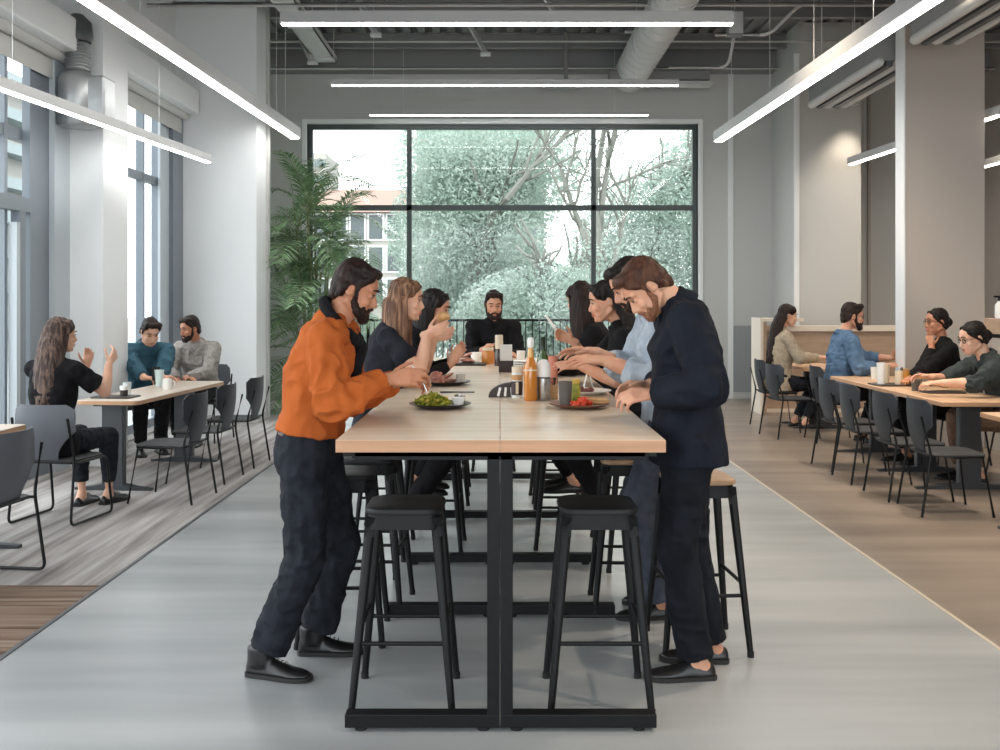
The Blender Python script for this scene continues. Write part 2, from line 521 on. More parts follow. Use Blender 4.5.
# three across the room
pendant('nearest of the three crosswise white linear pendants', pl(282, 25, 2.85), pl(732, 25, 2.85), M['lamp_on'], .1, .12)
pendant('middle of the three crosswise white linear pendants before the window', pl(332, 86, 2.85), pl(678, 86, 2.85), M['lamp_on'], .08, .07)
pendant('farthest crosswise white linear pendant just above the window head', pl(370, 115.5, 2.85), pl(648, 115.5, 2.85), M['lamp_on'], .08, .04)
def ray(a, b, t): return a + (b - a) * t
a, b = pl(295, 139, 2.2), pl(80, -2, 2.2)
pendant('long white linear pendant running along the room left of the main table', a, ray(a, b, 2.3), M['lamp_on'], .15, .13, (.035, .065, .36, .6, .9))
a, b = pl(719, 142, 2.2), pl(934, 2, 2.2)
pendant('long white linear pendant running along the room right of the main table', a, ray(a, b, 2.3), M['lamp_on'], .15, .13, (.045, .16, .26, .36, .9))
a, b = pl(208, 163, 1.5), pl(0, 90, 1.5)
pendant('thin white linear pendant in front of the white pier by the left windows', a, ray(a, b, 1.6), M['lamp_on'], .08, .08, (.2, .6, .9))
pendant('white linear pendant that passes behind the beige column', at(851, 165, 14.1), at(1003, 115, 10.4), M['lamp_warm'], .1, .09)
pendant('white linear pendant glimpsed low at the right edge beyond the column', at(960, 174, 14.6), at(1020, 158, 12.6), M['lamp_warm'], .1, .09)

# round duct that runs to the back beam
t = thing('round_duct', 'pale round air duct running under the ceiling to the back beam', 'air duct', (2.02, 9.0, 5.05))
rs = []
mb = MB()
prof = []
y = 0.0
while y < 6.5:
    prof += [(.25, y), (.25, y + .27), (.262, y + .275), (.262, y + .295)]; y += .3
rs = [[Vector((r * math.cos(2 * PI * j / 28), q, r * math.sin(2 * PI * j / 28))) for j in range(28)] for r, q in prof]
mb.rings(rs); mb.build('duct_pipe', M['ceil_pale'], t, ang=30)
for q in (1.6, 3.3, 5.0):
    MB().bb(-.02, .02, q, q + .03, .24, .5).bb(-.27, .27, q, q + .03, .245, .275).build('hanger', M['cable'], t, smooth=False)
# air terminals on the back wall head
t = thing('air_diffuser', 'grey faceted air diffuser under the back beam', 'air vent', (0.98, 14.9, 4.72))
MB().lathe([(.12, .1), (.36, .06), (.38, .03), (.2, 0)], (0, 0, 0), 6).build('diffuser_cone', M['ceil_mid'], t, smooth=False)
MB().cone((0, 0, .1), (0, 0, ZC - .06 - 4.72), .03).build('duct_stub', M['ceil_mid'], t)
t = thing('slot_vent', 'flat grey slot vent under the back beam right of the round duct', 'air vent', (2.25, 15.0, 4.86))
MB().bb(-.6, .9, 0, .3, 0, .14).build('vent_box', M['ceil_mid'], t, smooth=False, bevel=.01)
MB().bb(-.5, .95, -.02, .3, -.06, -.02).build('vent_blade', M['offwhite'], t, smooth=False)
# large flat ducts on the right
def flatduct(label, y0, y1, z=4.06, x=4.02, w=.62):
    t = thing('flat_duct', label, 'air duct', (x, y0, z), 0, 'flat ducts over the right seating')
    L = y1 - y0
    MB().bb(0.02, w - .02, 0, L, .06, .36).build('duct_box', M['ceil_mid'], t, smooth=False, bevel=.02)
    for q in (0, .21, .42):
        MB().cap((q + .06, .03, .05), (q + .06, L - .03, .05), .055, n=10).build('duct_ridge', M['ceil_pale'], t)
    MB().bb(.13, .19, .0, L, .0, .06).bb(.34, .4, 0, L, 0, .06).build('air_slot', M['trim_dark'], t, smooth=False)
    for q in (.3, L - .3):
        MB().cone((.1, q, .36), (.1, q, ZC - .05 - z), .006, n=6).cone((w - .1, q, .36), (w - .1, q, ZC - .05 - z), .006, n=6).build('hanger', M['cable'], t)
flatduct('flat grey ridged duct between the beige column and the back wall', 10.74, 13.1)
flatduct('flat grey ridged duct in front of the beige column top', 4.5, 9.85)
flatduct('flat grey duct over the far right seating beside the column', 5.0, 10.2, 4.3, 5.2)
# conduits, tie bars, struts
def pipe(label, pts, r, m='cable', name='conduit', cat='conduit', group='ceiling conduits'):
    return tag(MB().tube(fillet(pts, .12), r, 8).build(name, M[m]), label, cat, group)
pipe('thin pale conduit crossing the ceiling just in front of the back beam', [(XL, 15.35, 5.11), (XR, 15.35, 5.11)], .022)
pipe('thin pale conduit crossing the ceiling above the farthest pendant', [(XL, 14.3, 5.25), (XR, 14.3, 5.25)], .02)
pipe('thick pale pipe crossing the ceiling below the steel deck', [(XL, 12.6, 5.28), (XR, 12.6, 5.28)], .035, 'ceil_pale')
pipe('pale pipe crossing the ceiling above the nearest crosswise pendant', [(XL, 11.7, 5.0), (XR, 11.7, 5.0)], .025, 'ceil_pale')
pipe('bent grey conduit dropping from a junction box right of the round duct', [(2.8, 13.0, 5.0), (3.5, 13.0, 5.0), (3.9, 13.0, 5.4), (6, 13.0, 5.4)], .022)
pipe('bent pale conduit looping under the junction box', [(2.3, 13.6, 4.72), (3.1, 13.6, 4.72), (3.2, 13.6, 5.2), (3.2, 13.6, 5.5)], .02)
t = thing('junction_box', 'grey junction box hanging among the conduits right of the duct', 'junction box', (3.05, 13.0, 5.0))
MB().bb(-.1, .1, -.08, .08, -.02, .3).build('box', M['ceil_mid'], t, smooth=False, bevel=.01)
MB().bb(-.09, .09, -.095, -.08, 0, .28).build('lid', M['ceil_pale'], t, smooth=False, bevel=.005)
MB().cone((0, 0, .3), (0, 0, .56), .01).build('rod', M['cable'], t)
sl = [('far left', -4.0, 13.5), ('left', -2.7, 14.4), ('left of centre', -1.6, 12.9), ('central', -.2, 13.9), ('right of centre', .75, 12.4)]
for nm, x, y in sl:
    t = thing('ceiling_strut', 'short slanted grey strut brace, %s of the row under the deck' % nm, 'strut', (x, y, 4.98), 0, 'slanted ceiling struts')
    MB().bar((0, 0, 0), (-.3, .25, .6), .1, .03).build('brace', M['ceil_pale'], t, smooth=False)
    MB().bb(-.07, .07, -.05, .05, -.03, 0.01).build('foot_plate', M['ceil_pale'], t, smooth=False)
for i, (y, nm) in enumerate(((11.2, 'nearest'), (13.4, 'middle'), (15.0, 'farthest'))):
    t = thing('ceiling_joist', '%s grey steel joist under the corrugated deck' % nm, 'joist', (0, y, ZC - .05), 0, 'ceiling joists')
    MB().bb(XL, XR, -.05, .05, -.02, 0).bb(XL, XR, -.006, .006, -.2, -.02).bb(XL, XR, -.05, .05, -.22, -.2).build('beam_section', M['ceil_mid'], t, smooth=False)
for nm, x in (('left', -2.6), ('right', 5.6)):
    t = thing('cable_tray', 'pale perforated cable tray on the %s side of the ceiling' % nm, 'cable tray', (x, 8, 5.12), 0, 'cable trays')
    MB().bb(-.15, .15, 0, 7, 0, .015).bb(-.15, -.135, 0, 7, 0, .09).bb(.135, .15, 0, 7, 0, .09).build('tray', M['ceil_pale'], t, smooth=False)
    for q in (1, 3, 5, 6.7):
        MB().bb(-.16, .16, q, q + .03, -.03, 0).cone((-.155, q + .015, 0), (-.155, q + .015, .43), .006, n=6).cone((.155, q + .015, 0), (.155, q + .015, .43), .006, n=6).build('hanger', M['cable'], t, smooth=False)
# heating unit on the near left pier
p = at(84, 75, 9.1)
t = thing('heater_unit', 'steel cylinder heater unit fixed high on the near white pier', 'heater', (p.x - .05, 9.08, 3.12))
mb = MB().lathe([(.16, 0), (.17, .02), (.17, .42), (.15, .46), (.1, .5)], (0, 0, 0), 24); mb.build('drum', M['galv'], t)
MB().bb(.1, .28, -.1, .18, .02, .45).build('side_box', M['galv'], t, smooth=False, bevel=.02)
prof = []
for i in range(9): prof += [(.1, .5 + i * .03), (.115, .512 + i * .03), (.1, .524 + i * .03)]
MB().lathe(prof, (0, 0, 0), 20).build('flexible_pipe', M['galv'], t)
MB().lathe([(.12, .77), (.135, .8), (.12, .95), (.05, 1.02)], (0, 0, 0), 20).build('cap', M['trim_dark'], t)
MB().cone((0, 0, 1.02), (0, 0, 1.4), .012).cone((.03, 0, 1.0), (.03, 0, 1.4), .008).build('rod', M['cable'], t)
MB().bb(-.05, .05, .1, .24, .1, .14).build('bracket', M['cable'], t, smooth=False)

# wall plate with four dots on the back wall
p = at(784, 295.5, YB - .02)
t = thing('socket_plate', 'pale wall plate with four small grey dots on the back wall', 'socket', (p.x, YB - .012, p.z))
MB().bb(-.08, .08, -.01, .012, -.08, .08).build('plate', M['offwhite'], t, smooth=False, bevel=.004)
for sx in (-.045, .045):
    for sz in (-.04, .04):
        MB().bb(sx - .025, sx + .025, -.016, -.008, sz - .02, sz + .02).build('dot', M['greywall2'], t, smooth=False, bevel=.006)

# ================================================================== wooden booth in the back right
M['booth'] = mat('booth_wood', rgb(186, 160, 138), 0.55, 0, rgb(172, 146, 124), (2, 2, 14))
M['booth_pale'] = mat('booth_pale_edge', rgb(232, 220, 204), 0.5)
t = thing('booth_counter', 'pale wooden booth screen with cream edges behind the right tables', 'booth', (3.50, 13.55, 0))
MB().bb(0.03, .07, 0, .5, 0, 1.31).build('end_panel', M['booth_pale'], t, smooth=False, bevel=.004)
MB().bb(.07, 2.6, .30, .36, 0, 1.12).build('back_panel', M['booth'], t, smooth=False)
MB().bb(.07, .12, .02, .48, .02, 1.26).build('side_lining', M['booth'], t, smooth=False)
MB().bb(.075, .62, .005, .495, 1.26, 1.305).build('top_board', M['booth_pale'], t, smooth=False, bevel=.004)
MB().bb(.12, 2.6, .27, .38, 1.12, 1.2).build('ledge', M['booth_pale'], t, smooth=False, bevel=.004)
MB().bb(.07, 2.6, .28, .3, 0, .05).build('plinth', M['booth_pale'], t, smooth=False)

# service shelf at the far right edge
t = thing('service_counter', 'wooden service counter with drawers at the right edge', 'counter', (5.1, 10.2, 0))
MB().bb(0, 1.4, 0, .5, 0, 1.16).build('carcass', M['taupe'], t, smooth=False)
MB().bb(-.02, 1.42, -.02, .52, 1.2, 1.36).build('worktop', M['booth'], t, smooth=False, bevel=.005)
MB().bb(.02, 1.38, -.015, 0, 1.02, 1.15).build('drawer', M['booth_pale'], t, smooth=False)
MB().bb(.3, .6, -.03, -.015, 1.08, 1.1).build('drawer_handle', M['black_metal'], t, smooth=False)
MB().bb(0, 1.4, 0, .5, 1.16, 1.2).build('shadow_gap', M['black_metal'], t, smooth=False)
t = thing('pump_bottle', 'clear pump bottle with black nozzle on the service counter', 'bottle', (5.02 + .12, 10.3, 1.36))
MB().lathe([(.035, 0), (.04, .01), (.04, .14), (.02, .165), (.015, .18)], (0, 0, 0)).build('bottle_body', M['white'], t)
MB().cone((0, 0, .18), (0, 0, .22), .01).bb(-.05, .035, -.012, .012, .215, .235).build('nozzle', M['black_metal'], t)
MB().cone((0, 0, .03), (0, 0, .15), .014).build('dip_tube', M['black_metal'], t)

# warm downlights; those over the seating are added to warm the right side
M['lamp_spot'] = emis('downlight_lens_lit', (1.0, 0.86, 0.7, 1), 8.0)
def downlight(label, x, y, z, power, size=R(110)):
    t = thing('downlight', label, 'ceiling light', (x, y, z), 0, 'warm downlights on the right')
    MB().lathe([(.06, 0), (.075, .002), (.08, .18), (.05, .2), (0, .2)], (0, 0, 0), 20).build('can', M['lamp_body'], t)
    MB().lathe([(0, .004), (.058, .004), (.058, .012), (0, .012)], (0, 0, 0), 20).build('lens', M['lamp_spot'], t)
    MB().cone((0, 0, .2), (0, 0, ZC - .05 - z), .008, n=6).build('rod', M['cable'], t)
    l = bpy.data.lights.new('downlight_beam', 'SPOT'); l.energy = power; l.color = (1.0, 0.84, 0.66); l.spot_size = size; l.spot_blend = .9; l.shadow_soft_size = .08
    o = bpy.data.objects.new('downlight_beam', l); COL.objects.link(o); o.location = (x, y, z - .03); o.parent = t; o.location = (0, 0, -.03)
for lb, x, y, z, pw in (('nearest added warm downlight over the right aisle', 3.0, 2.4, 4.9, 230), ('added warm downlight over the right aisle beside the near oak table', 2.9, 5.4, 4.9, 230),
                        ('added warm downlight over the long oak table', 3.5, 8.0, 5.0, 230), ('added warm downlight behind the beige column', 5.9, 12.4, 4.9, 230),
                        ('added warm downlight at the far right in front of the beige column', 5.9, 7.0, 4.9, 250), ('added warm downlight before the wooden booth', 2.6, 9.4, 5.1, 230)):
    downlight(lb, x, y, z, pw)
downlight('small warm downlight grazing the stepped back wall', 4.98, 14.12, 4.3, 42, R(90))
# ================================================================== sky and daylight
w = bpy.data.worlds.new('sky'); SC.world = w; w.use_nodes = True
bg = w.node_tree.nodes['Background']
bg.inputs['Color'].default_value = (0.93, 0.97, 1.0, 1)
bg.inputs['Strength'].default_value = 2.6
def portal(loc, rot, sx, sy):
    l = bpy.data.lights.new('portal', 'AREA'); l.shape = 'RECTANGLE'; l.size = sx; l.size_y = sy
    l.cycles.is_portal = True
    o = bpy.data.objects.new('portal', l); COL.objects.link(o); o.location = loc; o.rotation_euler = rot
portal((-4.35, 3.0, 2.0), (0, R(-90), 0), 4.0, 12.4)
portal((-4.35, 11.3, 2.0), (0, R(-90), 0), 4.0, 2.8)
portal((0, YB + .3, 2.2), (R(-90), 0, 0), 6.2, 4.4)
portal((1.5, Y0 - .3, 2.3), (R(90), 0, 0), 10.2, 3.8)

M['ground'] = mat('pale_pavement', rgb(140, 142, 138), 0.9)
M['house'] = mat('pale_render', rgb(158, 155, 148), 0.9)
M['house2'] = mat('pale_grey_render', rgb(136, 146, 146), 0.9)
M['roof'] = mat('faded_roof_tiles', rgb(138, 112, 100), 0.9)
M['hwin'] = mat('house_window', rgb(84, 92, 94), 0.4)
M['bark'] = mat('pale_bark', rgb(118, 119, 112), 0.9)
def leaf_mat(name, a, b, sc=(.6, .6, .6)):
    m = mat(name, a, 0.8, 0, b, sc, 3, lo=.38, hi=.62, spec=.1)
    nt = m.node_tree; bs = nt.nodes['Principled BSDF']; out = [n for n in nt.nodes if n.bl_idname == 'ShaderNodeOutputMaterial'][0]
    rp = [n for n in nt.nodes if n.bl_idname == 'ShaderNodeValToRGB'][0]
    tr = nt.nodes.new('ShaderNodeBsdfTranslucent'); mx = nt.nodes.new('ShaderNodeMixShader'); mx.inputs[0].default_value = .45
    nt.links.new(rp.outputs['Color'], tr.inputs['Color']); nt.links.new(bs.outputs[0], mx.inputs[1]); nt.links.new(tr.outputs[0], mx.inputs[2]); nt.links.new(mx.outputs[0], out.inputs['Surface'])
    return m
M['leaf_a'] = leaf_mat('hazed_tree_leaves', rgb(158, 175, 164), rgb(188, 200, 192))  # outdoor haze is put into the pale leaf colours
M['leaf_b'] = leaf_mat('hazed_tree_leaves_dark', rgb(150, 167, 156), rgb(180, 193, 185))  # same haze in the colour, a shade deeper
tag(struct(MB().bb(-60, 60, 16.1, 110, -.5, -.3).build('ground_outside', M['ground'], smooth=False)))
tag(struct(MB().bb(-60, -4.6, -20, 16.1, -.5, -.3).build('ground_street', M['ground'], smooth=False)))
# black railing outside the window
t = thing('railing', 'black metal railing with upright bars outside the big window', 'railing', (0, 16.7, -.3))
MB().bb(-4.5, 4.5, -.025, .025, 1.5, 1.54).bb(-4.5, 4.5, -.02, .02, .36, .39).build('rail', M['black_metal'], t, smooth=False)
mb = MB()
x = -4.4
while x < 4.45:
    mb.cone((x, 0, .38), (x, 0, 1.51), .009, n=6); x += .115
mb.build('baluster', M['black_metal'], t)['kind'] = 'stuff'
for x in (-4.4, -2.2, 0, 2.2, 4.4):
    MB().bb(x - .025, x + .025, -.025, .025, 0, 1.52).build('post', M['black_metal'], t, smooth=False)

def house(name, label, x0, x1, y0, y1, z, cols, rows, m, roof=None, wz=1.0, ww=.8):
    t = thing(name, label, 'building', ((x0 + x1) / 2, y0, -.3))
    W, D, Z = x1 - x0, y1 - y0, z + .3
    MB().bb(-W / 2, W / 2, 0, D, 0, Z).build('wall', m, t, smooth=False)
    if roof:
        MB().add([(-W / 2 - .4, -.4, Z), (W / 2 + .4, -.4, Z), (W / 2 + .4, D + .4, Z), (-W / 2 - .4, D + .4, Z), (-W / 2 + 1, D / 2, Z + 1.5), (W / 2 - 1, D / 2, Z + 1.5)],
                 [(0, 1, 5, 4), (1, 2, 5), (2, 3, 4, 5), (3, 0, 4), (0, 3, 2, 1)]).build('roof', roof, t, smooth=False)
    for i in range(cols):
        for j in range(rows):
            cx = -W / 2 + W * (i + .5) / cols; cz = Z * (j + .55) / rows
            if cz < 2: continue
            f = MB().bb(cx - ww / 2 - .08, cx + ww / 2 + .08, -.05, .02, cz - wz / 2 - .08, cz + wz / 2 + .08).build('window', M['white'], t, smooth=False)
            MB().bb(cx - ww / 2, cx + ww / 2, -.07, -.04, cz - wz / 2, cz + wz / 2).build('pane', M['hwin'], f, smooth=False)
    return t
house('townhouse', 'pale townhouse with small dark windows seen left of the big tree', -9.5, -3.6, 46, 54, 5.6, 7, 4, M['house'], M['roof'], 1.1, .62)
t = house('apartment_tower', 'grey apartment tower with balcony bands behind the trees', -6, 3.2, 72, 84, 17, 0, 0, M['house2'])
for k in range(14):
    MB().bb(-4.7, 4.7, -.6, .1, 1 + k * 1.2, 1.45 + k * 1.2).build('balcony', M['house'], t, smooth=False)
t = house('striped_block', 'pale striped block at the upper left corner of the big window', -14.6, -12.9, 74, 80, 12.5, 0, 0, M['house'])
for k in range(10):
    MB().bb(-.85, .85, -.1, .05, 1 + k * 1.2, 1.5 + k * 1.2).build('band', M['house2'], t, smooth=False)
t = house('street_house', 'pale house with white balconies outside the left windows', -17.8, -16, 20, 40, 9, 0, 0, M['house'])
for k in range(8):
    MB().bb(.9, 1.5, 1, 19, 1 + k * 1.1, 1.35 + k * 1.1).build('balcony', M['house2'], t, smooth=False)

def leaves(n, cs, size, seed):
    """n leaf clusters round the blobs cs=(centre, radii)"""
    g = np.random.default_rng(seed)
    P = []
    tot = sum(r[0] * r[1] * r[2] for c, r in cs)
    for c, r in cs:
        k = int(n * r[0] * r[1] * r[2] / tot)
        d = g.normal(size=(k, 3)); d /= np.linalg.norm(d, axis=1)[:, None]
        d *= (g.random((k, 1)) ** .45)
        P.append(np.array(c) + d * np.array(r))
    P = np.concatenate(P)
    k = len(P)
    a = g.normal(size=(k, 3)); a /= np.linalg.norm(a, axis=1)[:, None]
    b = np.cross(a, g.normal(size=(k, 3))); b /= np.linalg.norm(b, axis=1)[:, None]
    s = size * (.5 + g.random((k, 1)))
    q = np.stack([P - a * s, P + b * s * .45, P + a * s, P - b * s * .45], 1).reshape(-1, 3)
    me = bpy.data.meshes.new('foliage')
    me.from_pydata([tuple(v) for v in q.tolist()], [], [(4 * i, 4 * i + 1, 4 * i + 2, 4 * i + 3) for i in range(k)])
    return me
def branch(mb, p, d, L, r, depth, g):
    pts = [Vector(p)]; d = Vector(d).normalized()
    for i in range(5):
        d = (d + Vector(g.normal(size=3)) * .12 + Vector((0, 0, .04))).normalized()
        pts.append(pts[-1] + d * L / 5)
    mb.tube(pts, [r * (1 - .1 * i) for i in range(6)], 6)
    if depth > 0:
        for i in (2, 3, 4, 5):
            for _ in range(1 if depth > 1 else 2):
                nd = (d + Vector(g.normal(size=3)) * .55 + Vector((0, 0, .15))).normalized()
                branch(mb, pts[i], nd, L * .62, r * .5, depth - 1, g)
def tree(label, x, y, h, blobs, n, size, m, seed, bare=0, name='tree'):
    t = thing(name, label, 'tree', (x, y, -.3), 0, 'trees outside the window')
    g = np.random.default_rng(seed)
    mb = MB()
    branch(mb, (0, 0, 0), (0, 0, 1), h * .55, .2 if not bare else .16, 3 if bare else 2, g)
    mb.build('trunk', M['bark'], t)
    if blobs:
        o = link('foliage', leaves(n, blobs, size, seed), m, t)
    return t
tree('broad pale green tree filling the middle pane of the window', -.9, 27, 8, [((.1, 0, 3.6), (2.3, 2, 2.2)), ((1.4, 0, 5.4), (1.9, 1.6, 1.6)), ((-.6, 0, 5.6), (1.5, 1.5, 1.5)), ((.2, 0, 1.6), (2.4, 1.6, 1.5))], 90000, .048, M['leaf_a'], 3)
tree('tall dark green tree filling the right panes of the window', 5.0, 31, 8, [((0, 0, 3.6), (2.9, 2, 2.6)), ((1.2, 0, 5.8), (1.8, 1.5, 1.5)), ((-1.6, 0, 2.0), (2.0, 1.5, 1.7)), ((3.2, 0, 3), (2.2, 1.4, 2.0))], 90000, .05, M['leaf_b'], 5)
tree('bare branched tree with few leaves right of the middle pane', 1.95, 21, 7.5, [((0.2, 0, 2.0), (1.6, .8, 1.2))], 2500, .045, M['leaf_a'], 12, 1)
tree('low round bushy tree behind the railing on the left', -3.9, 25, 2.4, [((0, 0, .95), (1.1, 1.0, .8))], 12000, .045, M['leaf_b'], 8)
tree('low bushy tree behind the railing at centre', 1.2, 24, 4, [((0, 0, 1.4), (2.4, 1.2, 1.35))], 30000, .045, M['leaf_a'], 9)
# ================================================================== furniture
M['top'] = mat('pale_birch_top', rgb(232, 214, 192), 0.27, 0, rgb(224, 204, 180), (1.2, 14, 6), 5, spec=0.5)
M['top_edge'] = mat('birch_edge', rgb(196, 150, 116), 0.5, 0, rgb(178, 134, 102), (2, 2, 30), 4)
M['oak'] = mat('oak_top', rgb(206, 172, 138), 0.4, 0, rgb(188, 152, 120), (14, 1.2, 6), 5)
M['oak_edge'] = mat('oak_edge', rgb(190, 146, 110), 0.5)
M['oak_grey'] = mat('greyed_oak_top', rgb(214, 200, 184), 0.35, 0, rgb(198, 182, 166), (14, 1.2, 6), 5)
M['steel_dark'] = mat('dark_grey_steel', rgb(52, 54, 58), 0.45, 0.0)
M['shell'] = mat('charcoal_plastic_shell', rgb(46, 49, 55), 0.5, spec=.4)
M['shell_pale'] = mat('mid_grey_plastic_shell', rgb(92, 95, 101), 0.5, spec=.4)
M['seat_pad'] = mat('charcoal_seat', rgb(34, 35, 38), 0.6)
M['rod'] = mat('black_rod', rgb(13, 13, 15), 0.45, 0.0, spec=.3)
M['stool'] = mat('black_steel_stool', rgb(16, 16, 18), 0.5, 0.0, spec=.25)
M['stool_seat'] = mat('black_stool_seat', rgb(24, 24, 26), 0.5, spec=.3)
M['stool_wood'] = mat('wood_stool_seat', rgb(176, 142, 108), 0.45, 0, rgb(150, 118, 88), (3, 16, 4), 4)
M['rubber'] = mat('rubber_pad', rgb(20, 20, 21), 0.8)

# ---- the long communal table
TZ = 1.047
T = thing('communal_table', 'long high pale wood table with black steel frames down the middle of the room', 'table', (0, 3.55, 0))
TL = 5.15
for sx in (-1, 1):
    x0, x1 = (-.583, -.0015) if sx < 0 else (.0015, .588)
    tp = MB().bb(x0, x1, 0, TL, TZ - .045, TZ).build('tabletop', M['top'], T, smooth=False, bevel=.002)
    MB().bb(x0 - .0008, x1 + .0008, -.0012, TL + .001, TZ - .0445, TZ - .0015).build('edge_band', M['top_edge'], tp, smooth=False)
MB().bb(-.53, -.49, .03, TL - .03, TZ - .07, TZ - .045).bb(.49, .53, .03, TL - .03, TZ - .07, TZ - .045).bb(-.56, .56, .02, .06, TZ - .062, TZ - .045).build('under_frame', M['black_metal'], T, smooth=False)
for i, d in enumerate((3.6, 4.89, 5.86, 7.05, 8.6)):
    y = d - 3.55
    fr = MB().bb(-.046, -.001, y - .03, y + .03, .06, TZ - .045).bb(.001, .046, y - .03, y + .03, .06, TZ - .045).bb(-.52, .52, y - .03, y + .03, TZ - .075, TZ - .045).build('leg_frame', M['black_metal'], T, smooth=False, bevel=.002)
    MB().bb(-.555, -.001, y - .03, y + .03, .015, .062).bb(.001, .56, y - .03, y + .03, .015, .062).build('foot_rail', M['black_metal'], fr, smooth=False, bevel=.003)
    mb = MB()
    for q in (-.5, -.06, .06, .5): mb.cone((q, y, 0), (q, y, .016), .022, n=12)
    mb.build('foot_pad', M['rubber'], fr)

# ---- stools
def make_stool(name, label, seat_m, loc, rz=0, group=None):
    t = thing(name, label, 'stool', loc, rz, group)
    S = .764
    mb = MB()
    rs = []
    for w, r, z in ((.10, .05, S - .004), (.26, .06, S - .003), (.292, .065, S - .008), (.302, .07, S - .018), (.298, .068, S - .028), (.28, .06, S - .03), (.1, .04, S - .03)):
        rs.append([Vector((x, y, z)) for x, y in rrect(w, w, min(r, w / 2.2))])
    mb.rings(rs[::-1]); mb.build('seat', seat_m, t)
    mb = MB()
    mb.rings([[Vector((x, y, z)) for x, y in rrect(w, w, .05)] for w, z in ((.272, S - .03), (.284, S - .085))])
    mb.build('apron', M['stool'], t)
    foot = {}
    for sx in (-1, 1):
        for sy in (-1, 1):
            a = Vector((sx * .122, sy * .122, S - .04)); b = Vector((sx * .187, sy * .187, .012))
            foot[(sx, sy)] = (a, b)
            l = MB().tube([a, a * .9 + b * .1, b], [.021, .02, .0135], 10).build('leg', M['stool'], t)
            MB().cone(b + Vector((0, 0, -.012)), b + Vector((0, 0, .012)), .0155, n=10).build('rubber_foot', M['rubber'], l)
    def on(k, z):
        a, b = foot[k]; u = (a.z - z) / (a.z - b.z); return a + (b - a) * u
    for p, q, z in (((-1, -1), (1, -1), .26), ((-1, 1), (1, 1), .26), ((-1, -1), (-1, 1), .31), ((1, -1), (1, 1), .31)):
        MB().cone(on(p, z), on(q, z), .0085, n=8).build('footrest', M['stool'], t)
    return t
G = 'bar stools along the communal table'
st0 = make_stool('bar_stool', 'black bar stool under the front left end of the communal table', M['stool_seat'], (-.365, 3.9, 0), 0, G)
dup(st0, 'black bar stool under the front right end of the communal table', (.376, 3.9, 0), 0, G)
dup(st0, 'black bar stool just behind the legs of the man in the orange shirt', (-.72, 4.62, 0), R(3), G)
dup(st0, 'second black bar stool along the left side behind the man in orange', (-.66, 5.08, 0), R(-4), G)
SG = 'wood topped bar stools on the right side'
sw0 = make_stool('bar_stool', 'wood topped black bar stool behind the legs of the man in the navy jacket', M['stool_wood'], (.885, 4.5, 0), R(4), SG)
dup(sw0, 'wood topped black bar stool half under the right table edge before the grey trousers', (.655, 5.05, 0), R(-2), SG)
STL = [(-.76, 5.72, 'black bar stool that the long haired woman in the dark tee sits on'), (-.74, 6.66, 'black bar stool under the dark haired woman half hidden on the left'),
       (.80, 5.86, 'black bar stool under the dark haired woman in black on the right'), (.80, 6.70, 'black bar stool under the long haired woman farthest on the right'),
       (-.06, 9.22, 'black bar stool under the bearded man at the far end of the table'),
       (-.42, 6.25, 'black bar stool pushed fully under the table by the dark tee woman'), (-.44, 7.35, 'empty black bar stool pushed under the left of the table, past the seated women'),
       (-.44, 8.1, 'farthest empty black bar stool under the left side of the table'), (.42, 6.35, 'black bar stool pushed fully under the table beside the right hand women'),
       (.44, 7.4, 'empty black bar stool pushed under the right of the table, past the seated women'), (.44, 8.1, 'farthest empty black bar stool under the right side of the table')]
for x, y, l in STL: dup(st0, l, (x, y, 0), R(random.uniform(-4, 4)), G)

# ---- shell chairs (forward = +y)
def chair_shell(t, sm, cut=True):
    """seat pad and wrap-round back"""
    mb = MB(); n, k = 12, 10
    vs, fs = [], []
    rs = []
    for w, r, z in ((.2, .05, .455), (.40, .07, .452), (.43, .08, .446), (.43, .08, .436), (.40, .07, .43), (.2, .05, .43)):
        rs.append([Vector((x, y, z - .012 * math.cos(x * 6) * (1 if abs(y) < .2 else 0))) for x, y in rrect(w, w * .98, r)])
    mb.rings(rs[::-1]); mb.build('seat', M['seat_pad'], t)
    vs = []
    nu, nv = 15, 12
    for side in (0, 1):
        for j in range(nv):
            v = j / (nv - 1)
            hw = .235 - .01 * v if v > .55 else .10 + (.135) * (max(0, v - .08) / .47) ** 1.6 if cut else .225
            if v > .88: hw -= .05 * ((v - .88) / .12) ** 2
            z = .43 + .40 * v
            y0 = -.19 - .02 * math.sin(v * PI) - .075 * v
            for i in range(nu):
                u = -1 + 2 * i / (nu - 1)
                x = hw * u
                y = y0 + 1.5 * x * x * (.35 + .65 * v)
                vs.append((x, y + (.0045 if side else -.0045), z))
    fs = []
    N = nu * nv
    for j in range(nv - 1):
        for i in range(nu - 1):
            a = j * nu + i
            fs.append((a, a + 1, a + nu + 1, a + nu)); fs.append((N + a + nu, N + a + nu + 1, N + a + 1, N + a))
    per = [i for i in range(nu)] + [j * nu + nu - 1 for j in range(1, nv)] + [(nv - 1) * nu + i for i in range(nu - 2, -1, -1)] + [j * nu for j in range(nv - 2, 0, -1)]
    for q in range(len(per)):
        a, b = per[q], per[(q + 1) % len(per)]
        fs.append((a, b, N + b, N + a))
    MB().add(vs, fs).build('backrest', sm, t)
